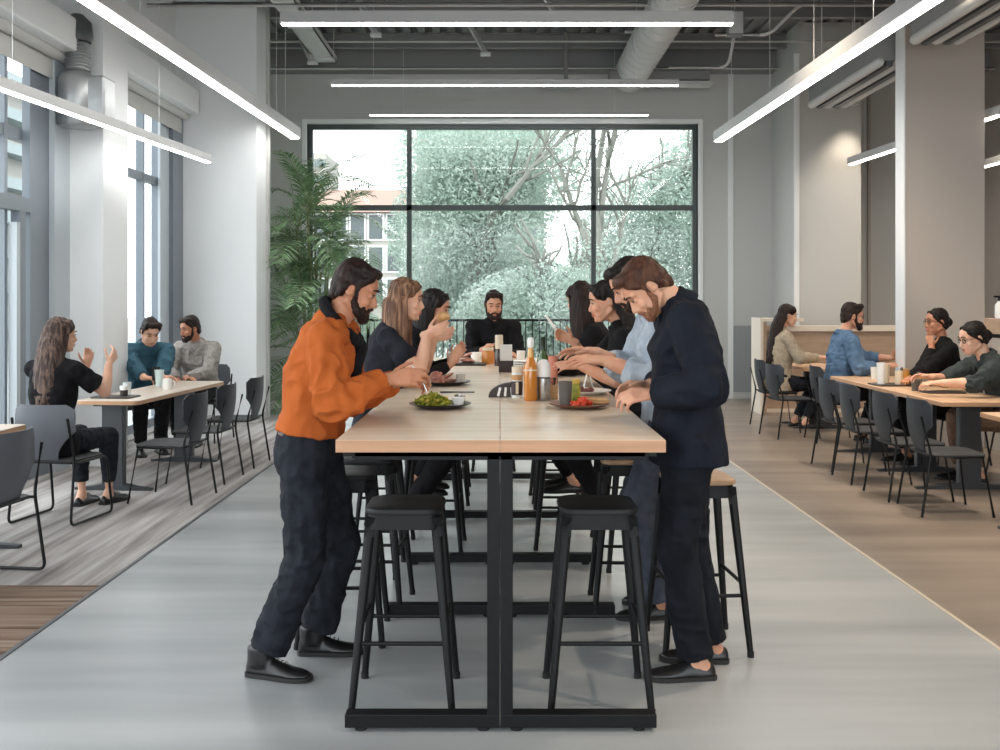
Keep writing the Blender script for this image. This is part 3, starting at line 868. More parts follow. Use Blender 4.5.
def make_sled(label, loc, rz, sm, group):
    t = thing('sled_chair', label, 'chair', loc, rz, group)
    chair_shell(t, sm)
    for s in (-1, 1):
        x = .225 * s
        pts = [(x * .93, -.255, .74), (x, -.2, .45), (x * 1.05, -.26, .012), (x * 1.05, .25, .012), (x, .19, .425), (x, -.19, .425)]
        MB().tube(fillet(pts, .05), .0095, 8).build('leg_frame', M['rod'], t)
    MB().cone((-.225, .16, .424), (.225, .16, .424), .009, n=8).cone((-.225, -.17, .424), (.225, -.17, .424), .009, n=8).build('cross_bar', M['rod'], t)
    return t
def make_four(label, loc, rz, sm, group):
    t = thing('shell_chair', label, 'chair', loc, rz, group)
    chair_shell(t, sm)
    for s in (-1, 1):
        MB().tube(fillet([(.215 * s, -.27, .72), (.225 * s, -.2, .45), (.24 * s, -.27, .006)], .05), [.0095] * 8, 8).build('leg', M['rod'], t)
        MB().tube([(.2 * s, .17, .43), (.235 * s, .235, .006)], .0095, 8).build('leg', M['rod'], t)
        MB().tube(fillet([(.222 * s, -.2, .44), (.215 * s, 0, .425), (.2 * s, .18, .43)], .05), .009, 8).build('side_bar', M['rod'], t)
    MB().cone((-.2, .16, .426), (.2, .16, .426), .009, n=8).build('cross_bar', M['rod'], t)
    return t
# left side
GL = 'grey chairs at the left tables'
cs = make_sled('grey sled base chair under the long haired woman seen from behind', (-3.10, 7.08, 0), R(-10), M['shell_pale'], GL)
dup(cs, 'grey sled base chair cut off by the left edge of the photo', (-2.88, 5.5, 0), R(82), GL)
cf = make_four('empty grey chair at the near right corner of the left table', (-2.56, 7.78, 0), R(84), M['shell'], GL)
dup(cf, 'middle of the empty grey chairs along the left table', (-2.55, 8.6, 0), R(86), GL)
dup(cf, 'farthest empty grey chair along the left table by the white pier', (-2.5, 9.4, 0), R(86), GL)
dup(cf, 'grey chair under the man in the teal shirt by the window', (-3.76, 10.46, 0), R(210), GL)
dup(cf, 'grey chair under the bearded man in the grey cardigan', (-3.27, 11.02, 0), R(172), GL)
# right side
GR = 'charcoal chairs at the right tables'
for x, y, a, l in [(3.27, 7.32, -92, 'nearest charcoal chair along the left side of the right table'),
                   (3.22, 7.86, -88, 'second nearest charcoal chair along the right table'),
                   (3.2, 8.58, -90, 'third charcoal chair along the right table from the front'),
                   (3.22, 9.2, -86, 'fourth charcoal chair along the right table, behind the others'),
                   (3.3, 11.35, -80, 'charcoal chair facing the far table next to the woman in beige'),
                   (3.38, 12.2, -90, 'charcoal chair under the long haired woman in beige'),
                   (3.68, 10.98, -92, 'charcoal chair under the man in the blue denim shirt'),
                   (4.30, 9.55, 92, 'charcoal chair under the person in black resting chin on hand'),
                   (4.50, 8.55, 90, 'charcoal chair under the person in the dark green shirt and glasses'),
                   (3.95, 6.9, 150, 'charcoal chair at the right edge tucked under the near corner table')]:
    dup(cf, l, (x, y, 0), R(a), GR)

# ---- lower tables with T legs
def make_table(label, loc, rz, w, L, top, edge, legs, rad=.04, grp=None, z=.74):
    """origin near edge centre, runs along +y"""
    t = thing('dining_table', label, 'table', loc, rz, grp)
    o = [(x, y + L / 2) for x, y in rrect(w, L, rad)]
    tp = MB().prism(o, z - .035, z).build('tabletop', top, t, bevel=.003)
    o2 = [(x, y + L / 2) for x, y in rrect(w + .002, L + .002, rad)]
    MB().prism(o2, z - .034, z - .004).build('edge_band', edge, tp)
    MB().bb(-w * .3, w * .3, .1, L - .1, z - .055, z - .035).build('under_frame', M['steel_dark'], t, smooth=False)
    for q in legs:
        c = MB().bb(-.09, .09, q - .035, q + .035, .04, z - .04).build('column_leg', M['steel_dark'], t, smooth=False, bevel=.008)
        mb = MB()
        hw = w * .62
        mb.rings([[Vector((x, q - wy, 0)), Vector((x, q + wy, 0)), Vector((x, q + wy, h)), Vector((x, q - wy, h))] for x, wy, h in ((-hw, .025, .018), (-hw * .6, .03, .03), (-.09, .04, .05), (.09, .04, .05), (hw * .6, .03, .03), (hw, .025, .018))])
        mb.build('foot', M['steel_dark'], t, smooth=False)
    return t
make_table('grey oak table by the left windows with mugs on it', (-3.16, 8.02, 0), R(-4.5), .52, 2.0, M['oak_grey'], M['oak_edge'], (.14, 1.6), .06)
make_table('pale wood table cut off at the left edge of the photo', (-3.45, 5.05, 0), R(-1), .7, 1.46, M['oak_grey'], M['oak_edge'], (.3, 1.2), .03)
make_table('long oak table on the right with four people round it', (3.84, 7.9, 0), R(-.5), .70, 2.75, M['oak'], M['oak_edge'], (.3, 1.15, 2.3), .02)
make_table('round cornered oak table at the far right before the wooden booth', (3.92, 11.75, 0), 0, .6, 1.15, M['oak'], M['oak_edge'], (.35, .85), .25)
make_table('oak table corner at the right edge nearest the camera', (3.78, 6.3, 0), 0, .66, .9, M['oak'], M['oak_edge'], (.45,), .02)

# ---- palm in a pot
M['palm'] = mat('palm_leaf', rgb(86, 118, 78), 0.45, 0, rgb(142, 172, 128), (6, 6, 6), 3, spec=.4)
M['palm_stem'] = mat('palm_cane', rgb(120, 126, 84), 0.6)
M['pot'] = mat('grey_planter', rgb(110, 112, 112), 0.6)
M['soil'] = mat('dark_soil', rgb(50, 42, 36), 0.95, bump=.6, bscale=40)
t = thing('potted_palm', 'tall feathery green palm in a planter left of the big window', 'plant', (-2.66, 14.32, 0))
MB().lathe([(.2, 0), (.22, .02), (.27, .5), (.28, .52), (.25, .52), (.24, .46)], (0, 0, 0), 28).build('planter', M['pot'], t)
MB().lathe([(.243, .44), (.243, .47), (.0, .48)], (0, 0, 0), 24).build('soil', M['soil'], t)
g = np.random.default_rng(21)
mbS = MB(); mbL = MB()
def frond(p, az, el, L, n=24, wid=.026):
    p = Vector(p); pts = [p.copy()]
    d = Vector((math.cos(az) * math.cos(el), math.sin(az) * math.cos(el), math.sin(el)))
    for i in range(12):
        d = (d + Vector((0, 0, -.05 - .013 * i))).normalized()
        pts.append(pts[-1] + d * L / 12)
    mbS.tube(pts, [.008 - .0005 * i for i in range(13)], 5)
    for i in range(n):
        u = .18 + .8 * i / n
        k = u * 12; a = int(k); f = k - a
        c = pts[a].lerp(pts[min(a + 1, 12)], f)
        dd = (pts[min(a + 1, 12)] - pts[a]).normalized()
        sd = dd.cross(Vector((0, 0, 1)))
        if sd.length < .01: continue
        sd.normalize()
        LL = (.42 * math.sin(PI * (.15 + .8 * u)) + .08) * L * .62
        for s in (-1, 1):
            e = (sd * s * .85 + dd * .75 + Vector((0, 0, .12 + .12 * g.normal()))).normalized()
            w = dd.cross(e).cross(e).normalized() * wid * .5
            m1 = c + e * LL * .45; m2 = c + e * LL + Vector((0, 0, -LL * .22))
            mbL.add([c - w * .3, c + w * .3, m1 + w, m1 - w, m2], [(0, 1, 2, 3), (3, 2, 4)])
canes = []
for i in range(9):
    a = 2 * PI * i / 9 + .3
    b = Vector((.1 * math.cos(a), .1 * math.sin(a), .46))
    h = (1.0, 2.1, 2.7, 1.6, 2.55, 1.1, 2.9, 1.9, 2.4)[i]
    tpt = Vector((.26 * math.cos(a), .2 * math.sin(a), h))
    mbS.tube([b, b.lerp(tpt, .5) + Vector((.02, 0, .02)), tpt], [.02, .017, .012], 7)
    for k in range(9):
        frond(tpt - Vector((0, 0, .05 * k)), a + 2.4 * k + g.normal() * .3, R(72 - 10 * k + 8 * g.normal()), 1.15 + .2 * g.normal())
mbS.build('cane', M['palm_stem'], t)
mbL.build('fronds', M['palm'], t, smooth=False, recalc=False)
# ================================================================== things on the tables
M['plate_dark'] = mat('dark_stoneware', rgb(46, 42, 40), 0.3)
M['plate_brown'] = mat('brown_plate', rgb(112, 74, 58), 0.3)
M['plate_pale'] = mat('pale_plate', rgb(226, 218, 208), 0.3)
M['china'] = mat('white_china', rgb(240, 238, 234), 0.25)
M['tray'] = mat('dark_tray', rgb(54, 46, 44), 0.45)
M['salad'] = mat('salad_green', rgb(112, 128, 36), 0.5, 0, rgb(180, 172, 60), (40, 40, 40))
M['potato'] = mat('yellow_potato', rgb(206, 172, 78), 0.5)
M['tomato'] = mat('red_tomato', rgb(206, 66, 34), 0.3)
M['meat'] = mat('pink_meat', rgb(186, 112, 98), 0.5, 0, rgb(214, 160, 140), (30, 30, 30))
M['bread'] = mat('bread_crust', rgb(190, 132, 76), 0.7, 0, rgb(224, 180, 126), (20, 20, 20))
M['amber'] = mat('amber_drink', rgb(196, 120, 28), 0.12, spec=.7, coat=.5)
M['amber_pale'] = mat('amber_neck', rgb(214, 158, 70), 0.12, spec=.7, coat=.5)
M['green_glass'] = mat('green_bottle', rgb(64, 96, 44), 0.1, spec=.8, coat=.5)
M['green_dark'] = mat('green_foil', rgb(30, 44, 30), 0.35)
M['brown_glass'] = mat('brown_bottle', rgb(58, 38, 30), 0.12, spec=.7)
M['cream'] = mat('cream_label', rgb(222, 206, 180), 0.5)
M['black_label'] = mat('dark_label', rgb(52, 40, 38), 0.5)
M['steel'] = mat('brushed_steel', rgb(198, 198, 196), 0.25, 0.9)
M['paper'] = mat('white_paper', rgb(238, 236, 232), 0.8)
M['orange_sauce'] = mat('orange_sauce', rgb(206, 132, 62), 0.3)
M['wood_small'] = mat('small_wood', rgb(190, 142, 92), 0.5)
M['grey_cup'] = mat('dark_grey_cup', rgb(92, 86, 82), 0.45)
M['clear'] = mat('clear_tumbler', rgb(216, 222, 220), 0.08, spec=.6)
M['pink_drink'] = mat('pink_drink', rgb(216, 140, 118), 0.15, spec=.6)
M['mint'] = mat('pale_mint_cup', rgb(206, 222, 220), 0.4)

def put(px, d): return (px - 500) * d / F
def plate(name, label, x, y, z, r, m, n=32, ov=1.0):
    mb = MB()
    mb.lathe([(.0, 0), (r * .6, 0), (r * .66, .004), (r * .98, .018), (r, .021), (r * .985, .023), (r * .68, .011), (r * .6, .008), (.0, .008)], (0, 0, 0), n)
    o = mb.build(name, m)
    o.location = (x, y, z)
    return tag(o, label, 'plate')
def chunk(c, r, m, g, sq=1.0):
    mb = MB()
    mb.ell((0, 0, 0), (r, r * (.8 + .4 * g.random()), r * sq), None, 10, 6)
    v = np.array(mb.v); v = v * (1 + .14 * vnoise(v / r * 1.7 + g.random() * 50))[:, None]
    mb.v = [tuple(q) for q in v]
    return mb
def food(kind, label, cat, x, y, z, n, spread, r, m, group, seed, sq=.7, rx=1.0):
    g = np.random.default_rng(seed)
    for i in range(n):
        a = g.random() * 2 * PI; q = spread * math.sqrt(g.random())
        o = chunk(None, r * (.8 + .4 * g.random()), m, g, sq).build(kind, m)
        lay = 0 if i < n * .65 else r * .9
        o.location = (x + q * math.cos(a) * rx, y + q * math.sin(a), z + r * sq * .8 + lay)
        o.rotation_euler = (g.normal() * .4, g.normal() * .4, g.random() * 6)
        tag(o, label, cat, group)
def leafy(label, x, y, z, n, sp, m, seed):
    """a mound of salad leaves"""
    g = np.random.default_rng(seed); mb = MB()
    for i in range(n):
        a = g.random() * 2 * PI; q = sp * math.sqrt(g.random()); h = .035 * (1 - q / sp) + .012 + .008 * g.random()
        c = Vector((q * math.cos(a), q * math.sin(a), h))
        d = Vector(g.normal(size=3)); d.z = abs(d.z) * .7; d.normalize(); sdv = d.cross(Vector(g.normal(size=3))).normalized()
        L, w = .018 + .014 * g.random(), .009 + .008 * g.random()
        n0 = d.cross(sdv) * .004
        mb.add([c - d * L, c + sdv * w - n0, c + d * L, c - sdv * w - n0, c + n0 * 1.5], [(0, 1, 4), (1, 2, 4), (2, 3, 4), (3, 0, 4)])
    mb.ell((0, 0, .012), (sp * .9, sp * .9, .02), None, 14, 6)
    o = mb.build('salad', m, smooth=False); o.location = (x, y, z)
    o['kind'] = 'stuff'
    return tag(o, label, 'salad')
def vessel(name, label, cat, x, y, z, prof, m, parts=(), n=24):
    t = thing(name, label, cat, (x, y, z))
    MB().lathe(prof, (0, 0, 0), n).build('body', m, t)
    for nm, pr, mm in parts: MB().lathe(pr, (0, 0, 0), n).build(nm, mm, t)
    return t
def cup_prof(r0, r1, h, w=.003): return [(0, 0), (r0, 0), (r1, h), (r1 - w, h), (r0 - w, .006), (0, .006)]

# -- orange man's place
d = 4.62; x = put(440, d)
plate('plate', 'dark plate of salad in front of the man in the orange shirt', x, d, TZ, .145, M['plate_dark'])
leafy('mound of yellow green salad on the dark plate by the man in orange', x - .035, d, TZ + .009, 190, .075, M['salad'], 4)
food('potato_chunk', 'small yellow potato chunk in the salad by the man in orange', 'food', x - .03, d - .01, TZ + .03, 8, .06, .012, M['potato'], 'potato chunks in the salad', 5)
vessel('dip_cup', 'small white dip cup on the salad plate, nearer the table middle', 'cup', x + .085, d - .01, TZ + .009, cup_prof(.022, .03, .04), M['china'])
vessel('dip_cup', 'small steel dip cup behind the white one on the salad plate', 'cup', x + .09, d + .055, TZ + .0125, cup_prof(.02, .027, .042), M['steel'])
o = MB().cap((-.06, 0, .006), (.06, 0, .006), .005, .003).bb(.04, .12, -.011, .011, .003, .008).build('fork', M['steel_dark']); o.location = (put(452, 5.35), 5.35, TZ); o.rotation_euler = (0, 0, R(5))
tag(o, 'dark fork lying on the table behind the salad plate', 'fork')
# -- second place left
d = 5.9; x = put(444, d)
plate('plate', 'dark plate of sliced meat, second on the left of the table', x, d, TZ, .16, M['plate_dark'])
food('meat_slice', 'pale pink slice of meat heaped on the second left plate', 'food', x - .02, d, TZ + .012, 9, .07, .035, M['meat'], 'meat slices on the second left plate', 8, .3)
vessel('dip_cup', 'small pale dip cup on the plate of meat slices', 'cup', x + .1, d - .02, TZ + .014, cup_prof(.024, .032, .05), M['plate_pale'])
# -- third place left
d = 7.75; x = put(459, d)
o = MB().prism(rrect(.42, .3, .04), 0, .012).prism(rrect(.36, .24, .03), .012, .016).build('tray', M['tray'], bevel=.003); o.location = (x, d, TZ)
tag(o, 'dark tray of ham near the far end on the left', 'tray')
food('ham_slice', 'folded pink ham slice on the far left tray', 'food', x, d, TZ + .018, 9, .11, .045, M['meat'], 'ham slices on the far left tray', 11, .3)
d = 8.25
vessel('bowl', 'white bowl in front of the man at the far end', 'bowl', put(477, d), d, TZ, [(0, 0), (.03, 0), (.05, .03), (.058, .07), (.054, .07), (.045, .03), (0, .01)], M['china'])
d = 7.85
vessel('jar', 'orange sauce jar with pale lid before the man at the far end', 'jar', put(488, d), d, TZ, [(0, 0), (.045, 0), (.05, .01), (.05, .09), (.04, .105), (0, .105)], M['orange_sauce'], [('lid', [(0, .105), (.044, .105), (.044, .125), (0, .125)], M['cream'])])
d = 7.6
vessel('sauce_bottle', 'dark brown sauce bottle with a cream cap in the middle of the table', 'bottle', put(499, d), d, TZ, [(0, 0), (.034, 0), (.036, .01), (.036, .1), (.026, .13), (0, .13)], M['brown_glass'], [('cap', [(0, .13), (.03, .13), (.03, .23), (.027, .235), (0, .235)], M['cream'])])
# napkin holder
d = 6.95; t = thing('napkin_holder', 'dark napkin holder with white napkins standing in it', 'napkin holder', (put(506, d), d, TZ))
MB().bb(-.05, .05, -.04, .04, 0, .012).bb(-.05, .05, -.045, -.037, 0, .08).bb(-.05, .05, .037, .045, 0, .08).build('holder', M['black_label'], t, smooth=False, bevel=.002)
mb = MB()
for k in range(7): mb.box((0, -.03 + .01 * k, .095 + .01 * (k % 3)), (.085, .004, .15), Matrix.Rotation(R(-6 + 2 * k), 3, 'X'))
mb.build('napkins', M['paper'], t, smooth=False)
d = 7.5
for k in range(3):
    o = MB().lathe([(0, 0), (.05, 0), (.085, .012), (.083, .015), (.05, .006), (0, .006)], (0, 0, 0), 28).build('side_plate', M['china']); o.location = (put(521, d), d, TZ + .016 * k)
    tag(o, ('bottom', 'middle', 'top')[k] + ' white side plate of the small stack behind the amber bottle', 'plate', 'stacked side plates')
vessel('cup', 'small white cup near the far end behind the plate stack', 'cup', put(521, 8.1), 8.1, TZ, cup_prof(.03, .036, .09), M['china'])
# black card holder at the seam
d = 5.15; t = thing('card_holder', 'low black rounded card holder on the table seam', 'holder', (put(503, d), d, TZ))
ol = [(-.075, 0)] + [(-.075 + .13 * (1 - math.cos(R(a))), .075 * math.sin(R(a))) for a in range(10, 91, 10)] + [(.075, .075), (.075, 0)]
mb = MB(); nn = len(ol)
mb.add([(x, -.03, z) for x, z in ol] + [(x, .03, z) for x, z in ol], [tuple(range(nn)), tuple(range(2 * nn - 1, nn - 1, -1))] + [(j, nn + j, nn + (j + 1) % nn, (j + 1) % nn) for j in range(nn)])
mb.build('shell', M['black_label'], t, smooth=False)
for k, px in enumerate((-.02, .012, .045)):
    MB().box((px, -.032, .028), (.012, .003, .045), Matrix.Rotation(R(14 - 9 * k), 3, 'Y')).build('card', M['paper'], t, smooth=False)
d = 5.1
t = vessel('spice_jar', 'tall clear spice jar with a dark patterned label left of the amber bottle', 'jar', put(517, d), d, TZ, [(0, 0), (.026, 0), (.028, .008), (.028, .12), (.024, .13), (0, .13)], M['clear'],
       [('lid', [(0, .13), (.027, .13), (.027, .158), (0, .158)], M['cream']), ('label', [(.0282, .015), (.0292, .015), (.0292, .085), (.0282, .085)], M['black_label']), ('contents', [(0, .09), (.0286, .09), (.0286, .118), (0, .118)], M['wood_small'])])
for a in range(5):
    MB().lathe([(.006, -.0293), (.008, -.0298), (.006, -.0298)], (0, 0, 0), 10, Matrix.Rotation(R(90), 3, 'X')).build('label_ring', M['cream'], t).location = (0, -.0593, .028 + .0115 * a)
d = 4.95
vessel('amber_bottle', 'tall amber bottle with a frothy white neck in the middle of the table', 'bottle', put(530.5, d), d, TZ, [(0, 0), (.03, 0), (.0335, .006), (.0335, .155), (.03, .175), (.015, .215), (.0125, .225), (0, .225)], M['amber'],
       [('neck', [(.0148, .215), (.0165, .217), (.0125, .262), (0, .262)], M['amber_pale']), ('white_cap', [(0, .262), (.0125, .262), (.0165, .27), (.016, .3), (.011, .312), (0, .314)], M['paper']), ('foam_line', [(.0337, .148), (.0342, .15), (.0342, .153), (.0337, .155)], M['cream'])])
d = 4.98
vessel('shaker', 'white topped steel shaker right of the amber bottle', 'shaker', put(543.5, d), d, TZ, [(0, 0), (.032, 0), (.034, .004), (.034, .115), (0, .115)], M['steel'],
       [('top', [(0, .115), (.035, .115), (.035, .16), (.03, .185), (.018, .2), (0, .203)], M['china']), ('band', [(.0342, .108), (.0356, .109), (.0356, .116), (.0342, .117)], M['grey_cup'])])
d = 5.05; t = thing('toothpick_box', 'small wooden pick holder between the shaker and the grey cup', 'holder', (put(553.5, d), d, TZ))
MB().bb(-.022, .022, -.022, .022, 0, .07).build('box', M['wood_small'], t, smooth=False, bevel=.003)
mb = MB(); g = np.random.default_rng(3)
for k in range(14):
    a = Vector((g.normal() * .008, g.normal() * .008, .06)); mb.cone(a, a + Vector((g.normal() * .008, g.normal() * .008, .045)), .0018, n=5)
o = mb.build('picks', M['black_label'], t); o['kind'] = 'stuff'
d = 5.95
vessel('wine_bottle', 'green wine bottle with dark foil behind the shaker', 'bottle', put(543, d), d, TZ, [(0, 0), (.032, 0), (.036, .006), (.036, .13), (.032, .16), (.016, .2), (.0145, .21), (0, .21)], M['green_glass'],
       [('neck_foil', [(0, .2), (.0165, .2), (.0145, .215), (.0145, .268), (.0155, .27), (.0155, .28), (0, .28)], M['green_dark']), ('label', [(.0362, .03), (.037, .03), (.037, .1), (.0362, .1)], M['cream'])])
vessel('tall_tumbler', 'tall pink drink beside the green wine bottle', 'glass', put(553, 5.9), 5.9, TZ, [(0, 0), (.026, 0), (.03, .17), (.028, .17), (.024, .006), (0, .006)], M['pink_drink'], [('drink', [(0, .008), (.0236, .008), (.027, .14), (0, .14)], M['pink_drink'])])
vessel('tumbler', 'clear tumbler behind the pink drink on the right', 'glass', put(556, 6.6), 6.6, TZ, cup_prof(.03, .036, .13), M['clear'])
# -- navy man's place
d = 4.62; x = put(579, d)
plate('plate', 'brown oval plate in front of the man in the navy jacket', x, d, TZ, .14, M['plate_brown'])
vessel('cup', 'tall dark grey cup standing on the brown plate', 'cup', x - .065, d - .02, TZ + .009, [(0, 0), (.026, 0), (.033, .11), (.034, .115), (.03, .115), (.024, .01), (0, .01)], M['grey_cup'])
vessel('pickle_jar', 'small yellow green pickle jar on the brown plate', 'jar', x - .012, d + .045, TZ + .009, [(0, 0), (.02, 0), (.022, .005), (.022, .08), (.016, .1), (0, .1)], M['salad'], [('lid', [(0, .1), (.02, .1), (.02, .12), (0, .12)], M['potato'])])
food('tomato_piece', 'red tomato piece heaped on the brown plate', 'food', x + .0, d - .03, TZ + .01, 10, .05, .018, M['tomato'], 'tomato pieces on the brown plate', 14, .75)
o = MB().prism(rrect(.13, .06, .02), 0, .03).build('sandwich', M['bread'], bevel=.008); o.location = (x + .075, d + .03, TZ + .014); o.rotation_euler = (0, R(4), R(15)); tag(o, 'pale sandwich at the right of the brown plate', 'sandwich')
# -- further right places
d = 5.3; x = put(585, d)
plate('plate', 'pale rimmed plate of dark food before the man in the pale blue shirt', x, d, TZ, .14, M['plate_pale'])
food('meat_piece', 'dark red piece of meat on the pale rimmed plate', 'food', x, d, TZ + .01, 7, .07, .024, mat('dark_meat', rgb(112, 52, 44), .45), 'meat pieces on the pale plate', 15, .6)
d = 6.75; x = put(566, d)
o = MB().prism(rrect(.24, .3, .03), 0, .012).prism(rrect(.2, .26, .03), .012, .016).build('tray', M['tray'], bevel=.003); o.location = (x, d, TZ); tag(o, 'dark tray with a red bowl before the woman in black', 'tray')
vessel('bowl', 'small red sauce bowl on the dark tray before the woman in black', 'bowl', x - .03, d, TZ + .016, [(0, 0), (.04, 0), (.06, .05), (.055, .05), (.036, .01), (0, .01)], mat('red_glaze', rgb(176, 72, 54), .3), [('sauce', [(0, .012), (.05, .04), (0, .042)], M['tomato'])])
d = 5.75; t = thing('folded_napkin', 'white napkin folded like a tent on the right of the table', 'napkin', (put(588, d) , d, TZ))
MB().box((-.012, 0, .05), (.003, .08, .105), Matrix.Rotation(R(14), 3, 'Y')).build('leaf', M['paper'], t, smooth=False)
MB().box((.014, 0, .05), (.003, .08, .105), Matrix.Rotation(R(-14), 3, 'Y')).build('leaf', M['paper'], t, smooth=False)
plate('plate', 'dark plate by the farthest woman on the right of the table', put(568, 7.7), 7.7, TZ, .13, M['plate_dark'])
food('bread_slice', 'small bread slice on the farthest right plate', 'food', put(568, 7.7), 7.7, TZ + .012, 4, .06, .035, M['bread'], 'bread on the far right plate', 17, .4)

# -- left table
lz = .74
def mug(name, label, x, y, z, r, h, m, rz=0):
    t = thing(name, label, 'mug', (x, y, z), rz)
    MB().lathe([(0, 0), (r * .92, 0), (r, .006), (r, h), (r - .004, h), (r - .006, .01), (0, .01)], (0, 0, 0)).build('body', m, t)
    pts = [(r * .95 + .024 * math.sin(R(a)), 0, h * .52 + h * .3 * math.cos(R(a))) for a in range(0, 181, 22)]
    MB().tube(pts, .005, 7).build('handle', m, t)
    return t
mug('mug', 'white mug standing on the left table before the teal shirted man', -3.0, 9.02, lz, .042, .1, M['china'], R(20))
vessel('cup', 'pale mint takeaway cup beside the hand of the teal shirted man', 'cup', -3.185, 9.35, lz, [(0, 0), (.032, 0), (.042, .15), (.044, .15), (.044, .156), (0, .156)], M['mint'])
o = MB().prism(rrect(.34, .24, .03), 0, .012).build('tray', M['tray'], bevel=.003); o.location = (-3.19, 8.3, lz); o.rotation_euler = (0, 0, R(-4)); tag(o, 'dark tray on the near end of the left table', 'tray')
vessel('jar', 'small dark jar with a white lid on the left table tray', 'jar', -3.12, 8.3, lz + .012, [(0, 0), (.03, 0), (.032, .05), (0, .05)], M['black_label'], [('lid', [(0, .05), (.034, .05), (.034, .085), (0, .088)], M['china'])])
vessel('glass', 'clear water glass behind the dark jar on the left table', 'glass', -3.17, 8.5, lz, cup_prof(.028, .036, .11), M['clear'])
o = MB().bb(-.04, .04, -.004, .004, 0, .15).build('phone', M['black_metal'], smooth=False, bevel=.004); o.location = (-3.235, 9.42, lz + .05); o.rotation_euler = (R(-35), 0, R(25)); tag(o, 'black phone held up by the man in the teal shirt', 'phone')
# -- right table
def rp(px, py, z=.74):
    d = (H - z) * F / (py - HZ); return put(px, d), d
x, y = rp(893, 384)
o = MB().prism(rrect(.5, .3, .03), 0, .014).build('tray', M['tray'], bevel=.003); o.location = (3.79, 9.5, lz); o.rotation_euler = (0, 0, R(3)); tag(o, 'dark tray of jars and cups on the right oak table', 'tray')
o = MB().prism(rrect(.34, .22, .03), 0, .012).build('tray', M['tray'], bevel=.003); o.location = (3.86, 8.72, lz); tag(o, 'dark tray under the forearm of the person in glasses', 'tray')
vessel('tall_cup', 'tall white cup at the left of the right table tray', 'cup', 3.62, 9.5, lz + .014, cup_prof(.034, .04, .2), M['china'])
vessel('tall_cup', 'second tall white cup behind the first on the right table tray', 'cup', 3.70, 9.6, lz + .014, cup_prof(.034, .04, .18), M['cream'])
vessel('jar', 'cream jar with steel lid in the middle of the right table tray', 'jar', 3.77, 9.45, lz + .014, [(0, 0), (.035, 0), (.037, .13), (0, .13)], M['cream'], [('lid', [(0, .13), (.037, .13), (.037, .16), (0, .16)], M['steel'])])
vessel('jar', 'amber honey jar with brown lid on the right table tray', 'jar', 3.86, 9.52, lz + .014, [(0, 0), (.035, 0), (.038, .11), (0, .11)], M['amber_pale'], [('lid', [(0, .11), (.036, .11), (.036, .14), (0, .14)], M['wood_small'])])
vessel('shaker', 'small steel shaker at the right end of the tray on the right table', 'shaker', 3.95, 9.42, lz + .014, [(0, 0), (.024, 0), (.026, .09), (0, .09)], M['steel'], [('top', [(0, .09), (.027, .09), (.02, .115), (0, .118)], M['grey_cup'])])
vessel('cup', 'short grey cup beside the forearm of the person in glasses', 'cup', 3.70, 8.9, lz, cup_prof(.034, .04, .1), M['grey_cup'])
o = chunk(None, .075, None, np.random.default_rng(5), .8).build('bread_roll', M['bread']); o.location = (4.02, 9.75, lz + .16 - .1); tag(o, 'brown bread roll held near the person resting chin on hand', 'bread')
vessel('glass', 'small brown drink before the man in the denim shirt', 'glass', 3.86, 10.3, lz, cup_prof(.035, .042, .12), M['clear'], [('drink', [(0, .008), (.033, .008), (.038, .1), (0, .1)], M['brown_glass'])])
# ================================================================== people
def skin_mat(name, c, c2):
    m = mat(name, c, 0.5, 0, c2, (9, 9, 9), 3, spec=.35)
    b = m.node_tree.nodes['Principled BSDF']
    b.inputs['Subsurface Weight'].default_value = 0.12
    b.inputs['Subsurface Radius'].default_value = (.012, .004, .002)
    return m
M['skin'] = skin_mat('skin', rgb(214, 164, 136), rgb(204, 146, 118))
M['skin_tan'] = skin_mat('skin_tan', rgb(196, 140, 110), rgb(186, 126, 96))
M['skin_fair'] = skin_mat('skin_fair', rgb(226, 180, 154), rgb(216, 164, 136))
def hair_mat(name, a, b, sc=(60, 60, 7)):
    return mat(name, a, 0.55, 0, b, sc, 4, spec=.22, lo=.42, hi=.7, bump=.3, bscale=120)
M['hair_dark'] = hair_mat('dark_brown_hair', rgb(30, 20, 17), rgb(52, 35, 29))
M['hair_black'] = hair_mat('black_hair', rgb(20, 16, 16), rgb(38, 30, 28))
M['hair_brown'] = hair_mat('brown_hair', rgb(64, 40, 30), rgb(98, 64, 46))
M['hair_light'] = hair_mat('light_brown_hair', rgb(92, 64, 50), rgb(160, 120, 92))
M['beard'] = hair_mat('dark_beard', rgb(32, 21, 18), rgb(54, 36, 30), (80, 80, 40))
M['stubble'] = hair_mat('stubble', rgb(120, 80, 60), rgb(150, 104, 80), (90, 90, 90))
M['hair_long'] = hair_mat('ash_brown_hair', rgb(54, 42, 38), rgb(112, 90, 78))
M['lip'] = mat('lip', rgb(178, 104, 90), 0.45)
M['eye'] = mat('dark_eye', rgb(40, 28, 24), 0.2)
M['eyewhite'] = mat('eye_white', rgb(196, 184, 176), 0.3)
